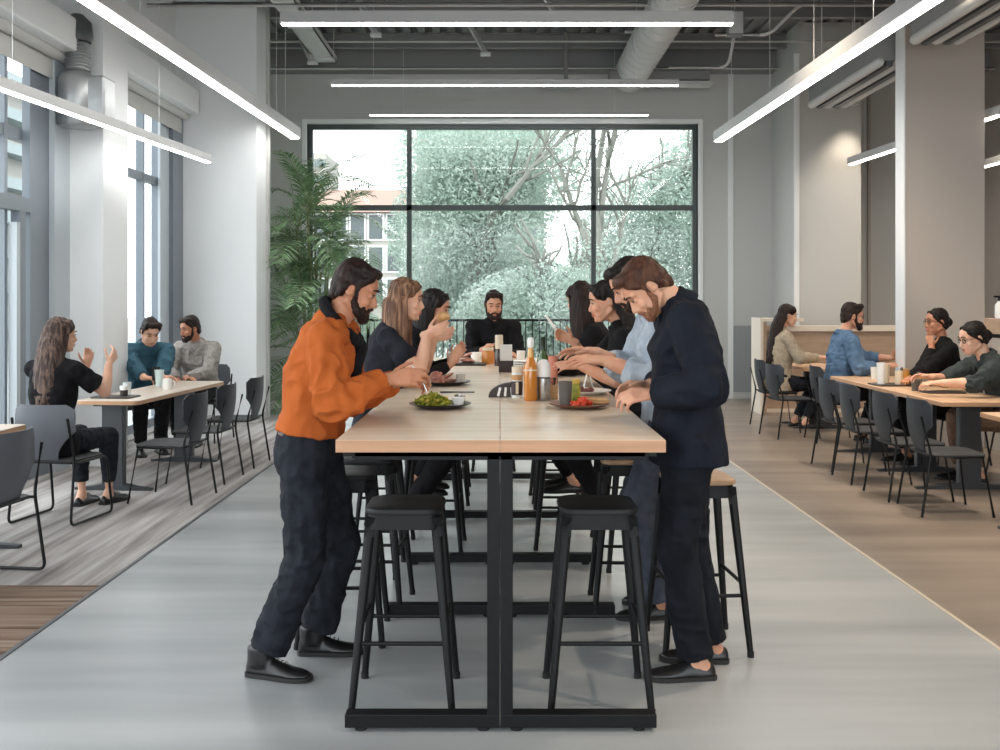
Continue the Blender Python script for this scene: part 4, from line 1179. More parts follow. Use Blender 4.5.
def cloth(name, a, b, sc=(30, 30, 30), bump=.25, bs=220, rough=.85):
    m = mat(name, a, rough, 0, b, sc, 4, bump=bump, bscale=bs, spec=.15)
    nt = m.node_tree
    bp = [n for n in nt.nodes if n.bl_idname == 'ShaderNodeBump'][0]
    tc = [n for n in nt.nodes if n.bl_idname == 'ShaderNodeTexCoord'][0]
    n = nt.nodes.new('ShaderNodeTexNoise'); n.noise_type = 'RIDGED_MULTIFRACTAL'
    n.inputs['Scale'].default_value = 7; n.inputs['Detail'].default_value = 2.5; n.inputs['Distortion'].default_value = .7
    b2 = nt.nodes.new('ShaderNodeBump'); b2.inputs['Strength'].default_value = .7; b2.inputs['Distance'].default_value = .014
    nt.links.new(tc.outputs['Object'], n.inputs['Vector']); nt.links.new(n.outputs['Fac'], b2.inputs['Height'])
    nt.links.new(b2.outputs['Normal'], bp.inputs['Normal'])
    return m
M['rust'] = cloth('rust_orange_cloth', rgb(170, 86, 38), rgb(186, 98, 46), (6, 6, 6))
M['ink'] = cloth('dark_ink_denim', rgb(28, 31, 37), rgb(40, 43, 50), (20, 20, 20))
M['navy'] = cloth('navy_cloth', rgb(21, 24, 33), rgb(28, 32, 42), (10, 10, 10))
M['navy_dark'] = cloth('dark_navy_trousers', rgb(19, 21, 27), rgb(27, 30, 37), (10, 10, 10))
M['chambray'] = cloth('pale_blue_chambray', rgb(154, 165, 177), rgb(180, 189, 198), (14, 14, 14))
M['slate'] = cloth('slate_trousers', rgb(62, 66, 78), rgb(78, 82, 94), (14, 14, 14))
M['black'] = cloth('black_cloth', rgb(20, 19, 21), rgb(28, 27, 30), (14, 14, 14))
M['charcoal_tee'] = cloth('charcoal_tee', rgb(32, 33, 40), rgb(42, 44, 51), (14, 14, 14))
M['teal'] = cloth('teal_shirt_cloth', rgb(50, 82, 98), rgb(66, 100, 116), (10, 10, 10))
M['cardigan'] = cloth('grey_beige_knit', rgb(142, 136, 130), rgb(166, 160, 154), (30, 30, 30), .6, 90)
M['white_cloth'] = cloth('white_cloth', rgb(216, 216, 214), rgb(226, 226, 224))
M['denim'] = cloth('blue_denim_shirt', rgb(72, 96, 124), rgb(92, 118, 146), (12, 12, 12))
M['green_dark_c'] = cloth('dark_green_grey_shirt', rgb(50, 56, 56), rgb(64, 70, 70), (14, 14, 14))
M['beige_knit'] = cloth('beige_knit', rgb(160, 146, 126), rgb(178, 164, 144), (30, 30, 30), .5, 90)
M['khaki'] = cloth('brown_trousers', rgb(116, 92, 76), rgb(134, 108, 90))
M['grey_leggings'] = cloth('grey_jeans', rgb(112, 118, 124), rgb(130, 136, 140))
M['shoe'] = mat('black_leather', rgb(22, 21, 22), 0.32, spec=.5)
M['sole'] = mat('dark_sole', rgb(34, 32, 31), 0.7)
M['belt'] = mat('brown_leather', rgb(86, 54, 40), 0.5)
M['frame_black'] = mat('black_glasses_frame', rgb(20, 20, 20), 0.3)

def rotv(v, axis, a):
    return Matrix.Rotation(a, 3, Vector(axis)) @ Vector(v)
def ik(a, c, l1, l2, pole):
    a, c = Vector(a), Vector(c)
    d = c - a; L = d.length; mx = (l1 + l2) * .998
    if L > mx: c = a + d * (mx / L); d = c - a; L = mx
    u = d.normalized()
    q = (l1 * l1 - l2 * l2 + L * L) / (2 * L)
    h = math.sqrt(max(l1 * l1 - q * q, 0))
    p = Vector(pole); p = p - u * p.dot(u)
    if p.length < 1e-5: p = Vector((0, 0, -1))
    return a + u * q + p.normalized() * h, c

class Person:
    """local frame: +y is where the hips face, +x the person's right hand side"""
    def __init__(s, label, loc, yaw, k=1.0, fem=False, hip=(0, 0, .92), lean=(5, 10, 25), head=(15, 0, 0), twist=0, vox=.006, skin='skin', group=None, side=(0, 0), neck=.105, hs=1.0):
        s.k, s.fem, s.vox, s.skin = k, fem, vox, skin
        s.root = thing('person', label, 'person', (loc[0], loc[1], 0), yaw, group)
        s.Rz = Matrix.Rotation(yaw, 3, 'Z')
        s.loc = Vector((loc[0], loc[1], 0))
        s.sk = MB(); s.w_hand = []; s.fine = []
        K = lambda v: v * k
        s.P = Vector(hip)
        def tilt(a, tw=0, sd=0):
            return Matrix.Rotation(R(tw), 3, 'Z') @ Matrix.Rotation(R(sd), 3, 'Y') @ Matrix.Rotation(-R(a), 3, 'X')
        s.R0 = tilt(0); s.R1 = tilt(lean[0], twist * .4, side[0]); s.R2 = tilt(lean[1], twist, side[1]); s.R3 = tilt(lean[2], twist, side[1])
        s.waist = s.P + s.R1 @ Vector((0, -.005, .14)) * k
        s.chest = s.waist + s.R1 @ Vector((0, -.01, .17)) * k
        s.top = s.chest + s.R2 @ Vector((0, -.01, .17)) * k          # between the shoulders
        s.nb = s.top + s.R2 @ Vector((0, -.012, .055)) * k            # root of the neck
        s.hc = s.nb + s.R3 @ Vector((0, .0, neck)) * k
        s.RH = s.Rz.inverted() @ Matrix.Rotation(R(0), 3, 'Z') @ s.Rz
        s.RH = Matrix.Rotation(R(head[1] + twist), 3, 'Z') @ Matrix.Rotation(R(head[2]), 3, 'Y') @ Matrix.Rotation(-R(head[0]), 3, 'X')
        s.hk = k * (.95 if fem else 1.0) * hs
        s.HC = s.hc + s.RH @ Vector((0, .022, .075)) * s.hk             # head centre (between the ears)
        sw = (.155 if fem else .185) * k
        s.S = {1: s.top + s.R2 @ Vector((sw, 0, .0)), -1: s.top + s.R2 @ Vector((-sw, 0, .0))}
        s.HJ = {1: s.P + Vector((.09, 0, -.02)) * k, -1: s.P + Vector((-.09, 0, -.02)) * k}
        s.E, s.W, s.Kn, s.A, s.fy = {}, {}, {}, {}, {}
        s.hand_spec = {}
    def w(s, p):
        """world -> local"""
        return s.Rz.transposed() @ (Vector(p) - s.loc)
    def px(s, px, py, d): return s.w(at(px, py, d))
    def arm(s, side, wrist, pole=(0, -.3, -1), fing=None, palm=(0, 0, -1), curl=.6, shrug=(0, 0, 0), thumb=.5):
        sg = 1 if side == 'R' else -1
        s.S[sg] = s.S[sg] + Vector(shrug)
        pole = Vector((pole[0] * sg, pole[1], pole[2]))
        l1, l2 = (.285, .25) if not s.fem else (.265, .232)
        s.E[sg], s.W[sg] = ik(s.S[sg], wrist, l1 * s.k, l2 * s.k, pole)
        f = (s.W[sg] - s.E[sg]).normalized()
        if fing is not None: f = Vector(fing).normalized()
        s.hand_spec[sg] = (f, Vector(palm), curl, thumb)
    def leg(s, side, ankle, pole=(0, 1, 0), foot=0, pitch=0):
        sg = 1 if side == 'R' else -1
        l1, l2 = .43 * s.k, .425 * s.k
        s.Kn[sg], s.A[sg] = ik(s.HJ[sg], ankle, l1, l2, Vector(pole))
        s.fy[sg] = (R(-foot * sg), R(pitch))
    # --- shapes
    def torso(s, mb, t=0.0, z0=-.02, z1=9, hemflare=0.0, e=2.2, belly=0.0):
        """t: how far the cloth stands off; sections from hips to neck"""
        k, f = s.k, s.fem
        X = [Matrix.Identity(3), s.R1, s.R2]
        P = []
        def sec(c, Rm, rx, ry, dy=0): P.append((c + Rm @ Vector((0, dy, 0)) * k, Rm @ Vector((1, 0, 0)), Rm @ Vector((0, 1, 0)), rx * k + t, ry * k + t))
        hipw = .172 if f else .165
        wa = .128 if f else .148
        ch = .142 if f else .168
        R0, R1, R2 = s.R0, s.R1, s.R2
        Rm = Matrix.Rotation(0, 3, 'X')
        if z0 <= -.1: sec(s.P + Vector((0, -.005, -.17)) * k, R0, hipw + hemflare, .122 + hemflare)
        if z0 <= -.05: sec(s.P + Vector((0, -.01, -.09)) * k, R0, hipw + .004 + hemflare * .7, .124 + hemflare * .6)
        if z0 > 0: sec(s.P + R1 @ Vector((0, -.008, z0)) * k, R1, hipw - .006 + hemflare, .113 + hemflare)
        if z0 <= 0: sec(s.P + Vector((0, -.01, -.01)) * k, R0, hipw + .003 + hemflare * .4, .12 + hemflare * .4)
        sec(s.P + R1 @ Vector((0, -.005, max(.065, z0 + .03))) * k, R1, (hipw + wa) / 2 + .006, .112 + belly * .6)
        sec(s.waist, R1, wa, .1 + belly)
        sec(s.waist + R1 @ Vector((0, 0, .085)) * k, R1, (wa + ch) / 2, .106 + belly * .7)
        sec(s.chest, R1.lerp(R2, .5) if hasattr(R1, 'lerp') else R1, ch, .116 + (.012 if f else 0), .012 if f else .004)
        sec(s.chest + R2 @ Vector((0, 0, .08)) * k, R2, ch + .004, .112, .006)
        sec(s.top + R2 @ Vector((0, -.008, -.03)) * k, R2, ch * 1.0, .092)
        sec(s.top + R2 @ Vector((0, -.01, .02)) * k, R2, ch * .78, .07)
        sec(s.nb + R2 @ Vector((0, 0, .0)) * k, R2, .07, .062)
        sec(s.nb + R3v(s) * .025 * k, R2, .052, .052)
        mb.loft(P, 28, e)
    def shoulders(s, mb, t=0.0):
        for sg in (1, -1):
            mb.cap(s.S[sg], s.top.lerp(s.nb, .3), .058 * s.k * (.86 if s.fem else 1) + t, .055 * s.k + t)
            mb.cap(s.S[sg].lerp(s.top, .45), s.nb + R3v(s) * .03 * s.k, .045 * s.k + t * .8, .04 * s.k + t * .5)
            mb.ell(s.S[sg] , ((.06 if not s.fem else .05) * s.k + t,) * 3)
    def arm_shape(s, mb, sg, t=0.0, a=0, b=2.0, puff=0.0):
        k = s.k * (.84 if s.fem else 1)
        S_, E_, W_ = s.S[sg], s.E[sg], s.W[sg]
        r = [.056 * k, .047 * k, .044 * k, .029 * k]
        if a < 1:
            e = min(b, 1)
            p = S_.lerp(E_, e)
            rr = r[0] + (r[1] - r[0]) * e
            mb.cap(S_.lerp(E_, .5 if e > .6 else e * .7), S_, rr + t + puff, r[0] + t)
            if b < 1: mb.cone(S_, p, r[0] + t, rr + t * 1.2 + puff, 16)
            else: mb.cap(S_, p, r[0] + t, r[1] + t)
        if b > 1:
            e = b - 1
            p = E_.lerp(W_, e)
            rr = r[2] + (r[3] - r[2]) * e
            mb.ell(E_, (r[2] + t,) * 3)
            m1 = E_.lerp(W_, .35 * min(e / .6, 1))
            mb.cap(E_, m1, r[2] + t, (r[2] + .002 if e > .5 else rr) + t)
            mb.cone(m1, p, r[2] + .002 + t, rr + t, 16)
    def leg_shape(s, mb, sg, t=0.0, b=2.0, flare=0.0):
        k = s.k * (.92 if s.fem else 1)
        Hj, Kn, A = s.HJ[sg], s.Kn[sg], s.A[sg]
        mb.cap(Hj + Vector((0, 0, .02)), Hj.lerp(Kn, .5), .086 * k + t, .072 * k + t)
        mb.cap(Hj.lerp(Kn, .4), Kn, .076 * k + t, .056 * k + t)
        mb.ell(Kn, (.057 * k + t,) * 3)
        if b > 1:
            e = b - 1
            m1 = Kn.lerp(A, .33)
            bk = (Kn - A).cross(s.Kn[sg] - Hj)
            p = Kn.lerp(A, e)
            mb.cap(Kn, m1, .055 * k + t, .056 * k + t)
            mb.cone(m1, p, .056 * k + t, .038 * k + t + flare, 18)
    def bbody(s):
        mb = s.sk
        k = s.k
        s.torso(mb, -.009, -.05)
        s.shoulders(mb, -.004)
        for sg in (1, -1):
            s.arm_shape(mb, sg, 0, 0, 2)
            s.leg_shape(mb, sg, -.011)
            A = s.A[sg]
            yw, pt = s.fy[sg]
            Fm = Matrix.Rotation(yw, 3, 'Z') @ Matrix.Rotation(pt, 3, 'X')
            mb.cap(A, A + Fm @ Vector((0, -.03, -.04)) * k, .034 * k, .032 * k)
            mb.cap(A + Fm @ Vector((0, 0, -.035)) * k, A + Fm @ Vector((0, .13, -.062)) * k, .03 * k, .022 * k)
            s.hand(mb, sg)
        s.head(mb)
    def hand(s, mb, sg):
        d, n, curl, th = s.hand_spec[sg]
        k = s.k * (.9 if s.fem else 1.0)
        n = (n - d * n.dot(d)).normalized()
        t = d.cross(n) * (1 if sg == 1 else -1)
        W_ = s.W[sg]
        s.w_hand.append(W_ + d * .08 * k)
        mb.cap(W_ - d * .02, W_ + d * .03 * k, .026 * k, .024 * k)
        mb.ell(W_ + d * .055 * k + n * .002, (.036 * k, .045 * k, .015 * k), Matrix((t, d, n)).transposed())
        offs = (.029, .0095, -.0105, -.0295)
        lens = ((.043, .026, .021), (.047, .029, .022), (.043, .027, .021), (.033, .021, .018))
        for i in range(4):
            kn = W_ + d * (.092 - (.004, 0, .004, .012)[i]) * k + t * offs[i] * k
            mb.cap(W_ + d * .02 * k + t * offs[i] * .6 * k, kn, .0125 * k, .0115 * k)
            sp = (.10, .02, -.05, -.13)[i] * (1 - .5 * curl)
            a = 0; p = kn
            dd = (d + t * sp).normalized()
            nn = (n - dd * n.dot(dd)).normalized()
            c = curl * (.85, .95, 1.05, 1.15)[i]
            for j, L in enumerate(lens[i]):
                a += c * (.75, .85, .55)[j]
                q = p + (dd * math.cos(a) + nn * math.sin(a)) * L * k
                r0 = (.0088, .0082, .0074)[j] * k; r1 = (.0082, .0074, .0062)[j] * k
                mb.cap(p, q, r0, r1, 10, 3); p = q
        b = W_ + d * .024 * k + t * .022 * k + n * .006 * k
        u = (d * .62 + t * .72 + n * th * .75).normalized()
        p = b
        mb.cap(W_ + d * .02 * k, b + u * .02 * k, .017 * k, .014 * k)
        for j, L in enumerate((.042, .032, .026)):
            q = p + u * L * k
            mb.cap(p, q, (.0125, .0105, .0092)[j] * k, (.0105, .0095, .0072)[j] * k, 10, 3)
            p = q
            u = (u + d * .28 + n * .18 * th - t * .12).normalized()
    def hp(s, x, y, z): return s.HC + s.RH @ Vector((x, y, z)) * s.hk
    def head(s, mb):
        f = s.fem; h = s.hk
        jw = .9 if f else 1.0
        secs = [(-.116, .070, .03, .018), (-.108, .086, .012, .031 * jw), (-.094, .091, -.004, .041 * jw), (-.08, .0875, -.018, .048 * jw), (-.066, .091, -.035, .054 * jw), (-.05, .093, -.06, .059 * jw),
                (-.028, .091, -.08, .065), (-.005, .0865, -.092, .069), (.012, .085, -.099, .071), (.03, .092, -.103, .073), (.055, .091, -.106, .0755), (.08, .079, -.1, .071), (.1, .056, -.084, .058), (.114, .026, -.058, .038), (.12, 0, -.035, .015)]
        P = []
        xa, ya = s.RH @ Vector((1, 0, 0)), s.RH @ Vector((0, 1, 0))
        for z, fr, bk, wd in secs:
            P.append((s.hp(0, (fr + bk) / 2, z), xa, ya, wd * h, (fr - bk) / 2 * h))
        mb.loft(P, 28, 2.25)
        C = lambda a, b, r0, r1: mb.cap(s.hp(*a), s.hp(*b), r0 * h, r1 * h, 10, 4)
        E = lambda c, r: mb.ell(s.hp(*c), (r[0] * h, r[1] * h, r[2] * h), s.RH, 12, 8)
        nz = .9 if f else 1.0
        C((0, .084, .014), (0, .108 * (1 if not f else .99), -.03), .0085 * nz, .0125 * nz)
        C((0, .10, -.034), (0, .093, -.046), .011 * nz, .008)
        for q in (-1, 1):
            E((q * .0125, .096, -.036), (.0085, .011, .0085))
            C((q * .012, .088, .03), (q * .05, .072, .028), .0105 if not f else .007, .009)
            E((q * .042, .066, -.028), (.024, .022, .022)); E((q * .047, .04, -.05), (.016, .032, .03)); E((q * .036, .062, -.07), (.02, .022, .022))
            E((q * .0745, -.01, -.006), (.006, .016, .026))
            pts = [s.hp(q * (.077 + .006 * (math.sin(a) > .2)), -.012 - .016 * math.cos(a + .2), -.006 + .023 * math.sin(a)) for a in [R(-80 + 26 * j) for j in range(10)]]
            mb.tube(pts, .0045 * h, 8)
            E((q * .0315, .078, .006), (.0145, .012, .0115))
            C((q * .058, -.012, -.052), (q * .03, .062, -.1), .017, .014)
        E((0, .092, -.061), (.024, .0105, .0075)); E((0, .0905, -.073), (.02, .0105, .0075))
        E((0, .083, -.1), (.02, .012, .014))
        mb.cap(s.hp(0, -.03, -.02), s.nb + R3v(s) * -.02 * s.k, (.051 if not f else .042) * h, (.058 if not f else .047) * s.k, 16)
        mb.cap(s.hp(0, -.005, -.085), s.nb.lerp(s.hc, .35), .034 * h, .045 * h * (1 if not f else .85))
        s.fine.append(s.HC)
    def face(s, brow='hair_dark', lip=True, eyes=True):
        """eyes, brows and lips: small parts set on the face"""
        r, h = s.root, s.hk
        for q in (-1, 1):
            if eyes:
                mb = MB(); mb.ell(s.hp(q * .0315, .0815, .006), (.0118 * h, .0085 * h, .0042 * h), s.RH, 12, 8)
                e = mb.build('eye', M['eyewhite'], s.root)
                mb = MB(); mb.ell(s.hp(q * .0315, .0875, .0045), (.006 * h, .004 * h, .0042 * h), s.RH, 10, 6)
                mb.build('iris', M['eye'], e)
                mb = MB(); mb.tube([s.hp(q * .0185, .0865, .008), s.hp(q * .0255, .092, .0125), s.hp(q * .0345, .0915, .0125), s.hp(q * .045, .084, .007)], .0022 * h, 6)
                mb.build('eyelashes', M['eye'], s.root)
            mb = MB(); mb.tube([s.hp(q * .012, .0975, .03), s.hp(q * .026, .0985, .0355), s.hp(q * .04, .0925, .036), s.hp(q * .052, .081, .0295)], [.003 * h, .0048 * h, .0042 * h, .0022 * h], 6)
            mb.build('eyebrow', M[brow], s.root)
        if lip:
            mb = MB()
            mb.ell(s.hp(0, .0945, -.0605), (.0225 * h, .0095 * h, .0052 * h), s.RH, 14, 8); mb.ell(s.hp(0, .093, -.0715), (.019 * h, .0095 * h, .0062 * h), s.RH, 14, 8)
            mb.build('lips', M['lip'], s.root)
    def finish(s):
        """the body skin as one surface"""
        s.bbody()
        me = remesh(s.sk, s.vox)
        v = getv(me)
        wt = np.full(len(v), .55)
        for c in s.w_hand:
            dd = np.linalg.norm(v - np.array(c), axis=1); wt[dd < .13] = .18
        dd = np.linalg.norm(v - np.array(s.HC), axis=1); wt[dd < .15] = .3
        smooth_v(me, 5, wt)
        # eye sockets, mouth line, philtrum
        v = getv(me)
        L = (v - np.array(s.HC)) @ np.array(s.RH) / s.hk
        m = np.linalg.norm(L, axis=1) < .16
        d = np.zeros(len(v))
        for q in (-1, 1):
            d += .0075 * np.exp(-(((L[:, 0] - q * .03) / .014) ** 2 + ((L[:, 2] - .008) / .0105) ** 2)) * (L[:, 1] > .05)
        d += .003 * np.exp(-((L[:, 0] / .024) ** 2 + ((L[:, 2] + .0665) / .003) ** 2)) * (L[:, 1] > .05)
        d *= m
        L[:, 1] -= d
        nv = (L * s.hk) @ np.array(s.RH).T + np.array(s.HC)
        v[m] = nv[m]
        setv(me, v)
        me.name = 'body'
        me.shade_smooth()
        # the bare root carries the body as its mesh so the figure stays one continuous surface
        b = link('body', me, M[s.skin], s.root)
        return s
    def garment(s, name, mt, fn, vox=None, amp=.006, freq=9.0, sm=3, stretch=(1, 1, 1), ridges=True, label=None, folds=()):
        mb = MB(); fn(mb)
        me = remesh(mb, vox or s.vox * 1.25)
        smooth_v(me, sm, .5)
        if amp:
            v = getv(me); n = getn(me)
            q = v * np.array(stretch)
            wp = np.stack([vnoise(q * freq * .5 + 3.1), vnoise(q * freq * .5 + 17.7), vnoise(q * freq * .5 + 31.3)], 1) * .6
            a = vnoise(q * freq + wp * 1.3)
            b = 1 - 2 * np.abs(vnoise(q * freq * 1.9 + wp * 2 + 9)) 
            d = amp * (.55 * a + (.75 * b if ridges else 0))
            for c, r, g in folds:
                d *= 1 + g * np.exp(-(np.linalg.norm(v - np.array(c), axis=1) / r) ** 2)
            setv(me, v + n * d[:, None])
            me.name = name; me.shade_smooth()
        o = link(name, me, M[mt], s.root)
        if label: o['label'] = label
        return o
    def top_(s, mt, sleeve=1.95, t=.014, hem=-.02, name='shirt', flare=0.01, amp=.006, neck=True, puff=.004, belly=0.0, freq=9.0, label=None, t_arm=None):
        ta = t if t_arm is None else t_arm
        def fn(mb):
            s.torso(mb, t, hem, hemflare=flare, belly=belly)
            s.shoulders(mb, t * .8)
            for sg in (1, -1): s.arm_shape(mb, sg, ta, 0, sleeve, puff)
        folds = [(s.E[1], .12, 1.0), (s.E[-1], .12, 1.0), (s.waist, .16, .8), (s.P + Vector((0, 0, hem)), .2, -1.0), (s.W[1], .07, -.8), (s.W[-1], .07, -.8)]
        return s.garment(name, mt, fn, amp=amp, freq=freq, folds=folds, label=label)
    def trousers(s, mt, t=.012, end=1.93, name='trousers', flare=.0, amp=.006, label=None):
        def fn(mb):
            k = s.k
            hipw = .172 if s.fem else .165
            P = []
            for z, rx, ry in ((-.11, hipw - .03, .1), (-.06, hipw + .002, .118), (-.01, hipw + .004, .121), (.05, hipw - .004, .115), (.085, hipw - .012, .109)):
                Rm = s.R1 if z > 0 else s.R0
                P.append((s.P + Rm @ Vector((0, -.008, z)) * k, Rm @ Vector((1, 0, 0)), Rm @ Vector((0, 1, 0)), rx * k + t * .6, ry * k + t * .6))
            mb.loft(P, 28, 2.2)
            for sg in (1, -1):
                s.leg_shape(mb, sg, t, end, flare)
        folds = [(s.Kn[1], .13, .7), (s.Kn[-1], .13, .7)] + [(s.A[q] + Vector((0, 0, .04)), .06, -.8) for q in (1, -1)] + [(s.A[q] + Vector((0, 0, .15)), .07, .6) for q in (1, -1)]
        return s.garment(name, mt, fn, amp=amp * .95, freq=9, stretch=(1, 1, 1.3), folds=folds, label=label)
    def shoes(s, mt='shoe', sole='sole', boot=False, label=None, heel=.018):
        k = s.k
        for sg in (1, -1):
            yw, pt = s.fy[sg]
            Fm = Matrix.Rotation(yw, 3, 'Z') @ Matrix.Rotation(pt, 3, 'X')
            A = s.A[sg] + Fm @ Vector((0, 0, -.085)) * k
            T_ = lambda p: A + Fm @ (Vector(p) * k)
            mb = MB()
            prof = [(-.078, .018, .04), (-.07, .03, .085 if boot else .06), (-.045, .036, .1 if boot else .068), (-.01, .037, .098 if boot else .074), (.03, .039, .082), (.075, .045, .062), (.12, .049, .05), (.16, .045, .044), (.19, .032, .036), (.205, .014, .026)]
            rs = []
            for y, hw, hh in prof:
                rr = []
                for j in range(16):
                    a = 2 * PI * j / 16
                    x, z = math.cos(a), math.sin(a)
                    zz = .014 + (hh - .014) * max(0, z) ** .85 if z > 0 else .014
                    rr.append(T_((hw * x * (1 - .25 * max(z, 0)), y, zz + (.0 if z >= 0 else -.002 * abs(z)))))
                rs.append(rr)
            mb.rings(rs)
            if boot:
                mb.loft([(T_((0, -.018, z)), Fm @ Vector((1, 0, 0)), Fm @ Vector((0, 1, 0)), .046 * k, .056 * k) for z in (.05, .09, .125)], 20)
            me = remesh(mb, .005)
            smooth_v(me, 9, .5); me.name = 'shoe'; me.shade_smooth()
            o = link('shoe', me, M[mt], s.root)
            ol = []
            mb = MB()
            pts = [(-.08, .02), (-.07, .033), (-.03, .038), (.03, .041), (.075, .047), (.12, .051), (.16, .047), (.195, .033), (.21, .012)]
            out = [(x, y) for y, x in pts] + [(-x, y) for y, x in pts[::-1]]
            n = len(out)
            mb.add([T_((x, y, 0)) for x, y in out] + [T_((x, y, .017)) for x, y in out], [tuple(range(n - 1, -1, -1)), tuple(range(n, 2 * n))] + [(j, (j + 1) % n, n + (j + 1) % n, n + j) for j in range(n)])
            mb.build('shoe_sole', M[sole], o)
            mb = MB()
            for q in range(4):
                y = .04 + .018 * q; z = .079 - .0045 * q - .03 * (y - .04)
                mb.tube([T_((-.02, y, z - .007)), T_((0, y + .003, z + .003)), T_((.02, y, z - .007))], .0022 * k, 5)
            mb.build('laces', M[sole], o)
    def beltband(s, mt='belt'):
        k = s.k; c = s.P + s.R1 @ Vector((0, -.008, .062)) * k
        hipw = (.172 if s.fem else .165)
        mb = MB(); n = 40
        rs = []
        for dz, t in ((-.017, .006), (-.017, .0125), (.017, .0125), (.017, .006)):
            rs.append([c + s.R1 @ Vector((math.copysign(abs(math.cos(a)) ** (2 / 2.2), math.cos(a)) * ((hipw - .005) * k + t), math.copysign(abs(math.sin(a)) ** (2 / 2.2), math.sin(a)) * (.114 * k + t), dz)) for a in [2 * PI * j / n for j in range(n)]])
        rs.append(rs[0])
        mb.rings(rs, False)
        mb.build('belt', M[mt], s.root)
    # --- hair
    def hair(s, mt, style='short', vox=None, amp=.004, **kw):
        h = s.hk
        E = lambda mb, c, r: mb.ell(s.hp(*c), (r[0] * h, r[1] * h, r[2] * h), s.RH, 20, 12)
        C = lambda mb, a, b, r0, r1: mb.cap(s.hp(*a), s.hp(*b), r0 * h, r1 * h, 12, 4)
        def cap_(mb, up=.012):
            E(mb, (0, -.022, .05), (.082, .093, .078 + up))
            E(mb, (0, -.045, .01), (.079, .07, .07))
        def fn(mb):
            if style in ('short', 'quiff', 'part'):
                cap_(mb, kw.get('up', .01))
                E(mb, (0, -.072, -.03), (.058, .034, .05))
                for q in (-1, 1):
                    C(mb, (q * .073, .02, .05), (q * .0725, .014, -.012), .012, .007)
                    C(mb, (q * .07, -.04, .01), (q * .066, -.06, -.045), .018, .012)
                    C(mb, (q * .06, .05, .075), (q * .07, .02, .03), .022, .014)
                f = kw.get('front', .02)
                for i in range(7):
                    x = -.054 + .018 * i
                    C(mb, (x, .02, .1), (x * 1.02, .054 + .014 * (1 - (x / .054) ** 2), .094 + f * .35), .024, .014 + f * .4)
            elif style == 'long':
                cap_(mb, .008)
                for q in (-1, 1): E(mb, (q * .044, .008, .056), (.043, .062, .058))
                lo = kw.get('length', .36); fw = kw.get('forward', 0); bk = kw.get('back', .02); tuck = kw.get('tuck', False)
                for i in range(26):
                    a = R(-205 + 230 * i / 25)                      # from one temple round the back to the other
                    x, y = math.cos(a), math.sin(a)
                    if tuck and y > -.05: continue
                    p0 = s.hp(.070 * x, -.02 + .085 * y, .055)
                    p1 = s.hp(.086 * x, -.022 + .098 * y - (.01 if y > 0 else 0), -.03)
                    p2 = s.hp(.088 * x, -.03 + .095 * y, -.1) + Vector((0, fw * .2 - bk * .3, -.02))
                    p3 = s.hp(.080 * x, -.04 + .075 * y, -.12) + Vector((x * .02, fw * .6 - bk, -lo * .45))
                    p4 = s.hp(.075 * x, -.04 + .06 * y, -.12) + Vector((x * .03, fw - bk * 1.5, -lo * (.9 + .15 * math.sin(i * 2.3))))
                    if y > .2 and not kw.get('fringe'): p0 = s.hp(.074 * x, .035, .07)
                    mb.tube([p0, p1, p2, p3, p4], [.018 * h, .02 * h, .021 * h, .02 * h, .009 * h], 8)
                for q in (-1, 1):
                    C(mb, (q * .02, .05, .1), (q * .068, .045, .045), .02, .015)
                    C(mb, (q * .01, .07, .088), (q * .06, .062, .06), .014, .012)
            elif style == 'bun':
                cap_(mb, .006)
                for q in (-1, 1): E(mb, (q * .042, .004, .058), (.043, .062, .055))
                E(mb, (0, -.07, -.02), (.06, .04, .055))
                E(mb, (0, -.1, .0), (.05, .05, .05))
                for q in (-1, 1):
                    C(mb, (q * .02, .06, .095), (q * .072, .03, .03), .017, .014)
                    C(mb, (q * .074, .02, .02), (q * .072, -.03, -.03), .012, .014)
        o = s.garment('hair', mt, fn, vox=vox or s.vox * .9, amp=0, sm=3)
        me = o.data
        v = getv(me); n = getn(me)
        L = (v - np.array(s.HC)) @ np.array(s.RH) / s.hk
        if style == 'long':
            q = v * np.array((46, 46, 5))
        else:
            q = L * np.array((62, 16, 24))
        d = amp * (vnoise(q) + .6 * vnoise(q * 2.1 + 5))
        setv(me, v + n * d[:, None])
        return o
    def beard(s, mt='beard', full=1.0, amp=.003):
        h = s.hk
        C = lambda mb, a, b, r0, r1: mb.cap(s.hp(*a), s.hp(*b), r0 * h, r1 * h, 12, 4)
        def fn(mb):
            for q in (-1, 1):
                C(mb, (q * .069, .018, -.005), (q * .064, .02, -.045), .009, .015)
                C(mb, (q * .064, .018, -.045), (q * .05, .05, -.085), .015, .019 * full)
                C(mb, (q * .05, .05, -.085), (q * .016, .084, -.1), .019 * full, .021 * full)
                C(mb, (q * .05, .065, -.06), (q * .032, .08, -.085), .012, .015)
                C(mb, (q * .028, .09, -.064), (q * .022, .092, -.09), .0075, .010)
                C(mb, (q * .028, .09, -.06), (q * .004, .1025, -.0505), .0075, .0075)
            C(mb, (-.018, .08, -.105), (.018, .08, -.105), .022 * full, .022 * full)
            C(mb, (0, .095, -.083), (0, .09, -.1), .008, .014)
            if full > 1.1: C(mb, (0, .075, -.11), (0, .075, -.135), .03, .02)
        o = s.garment('beard', mt, fn, vox=s.vox * .8, amp=0, sm=2)
        me = o.data; v = getv(me); n = getn(me)
        setv(me, v + n * (amp * vnoise(v * 160))[:, None])
        return o
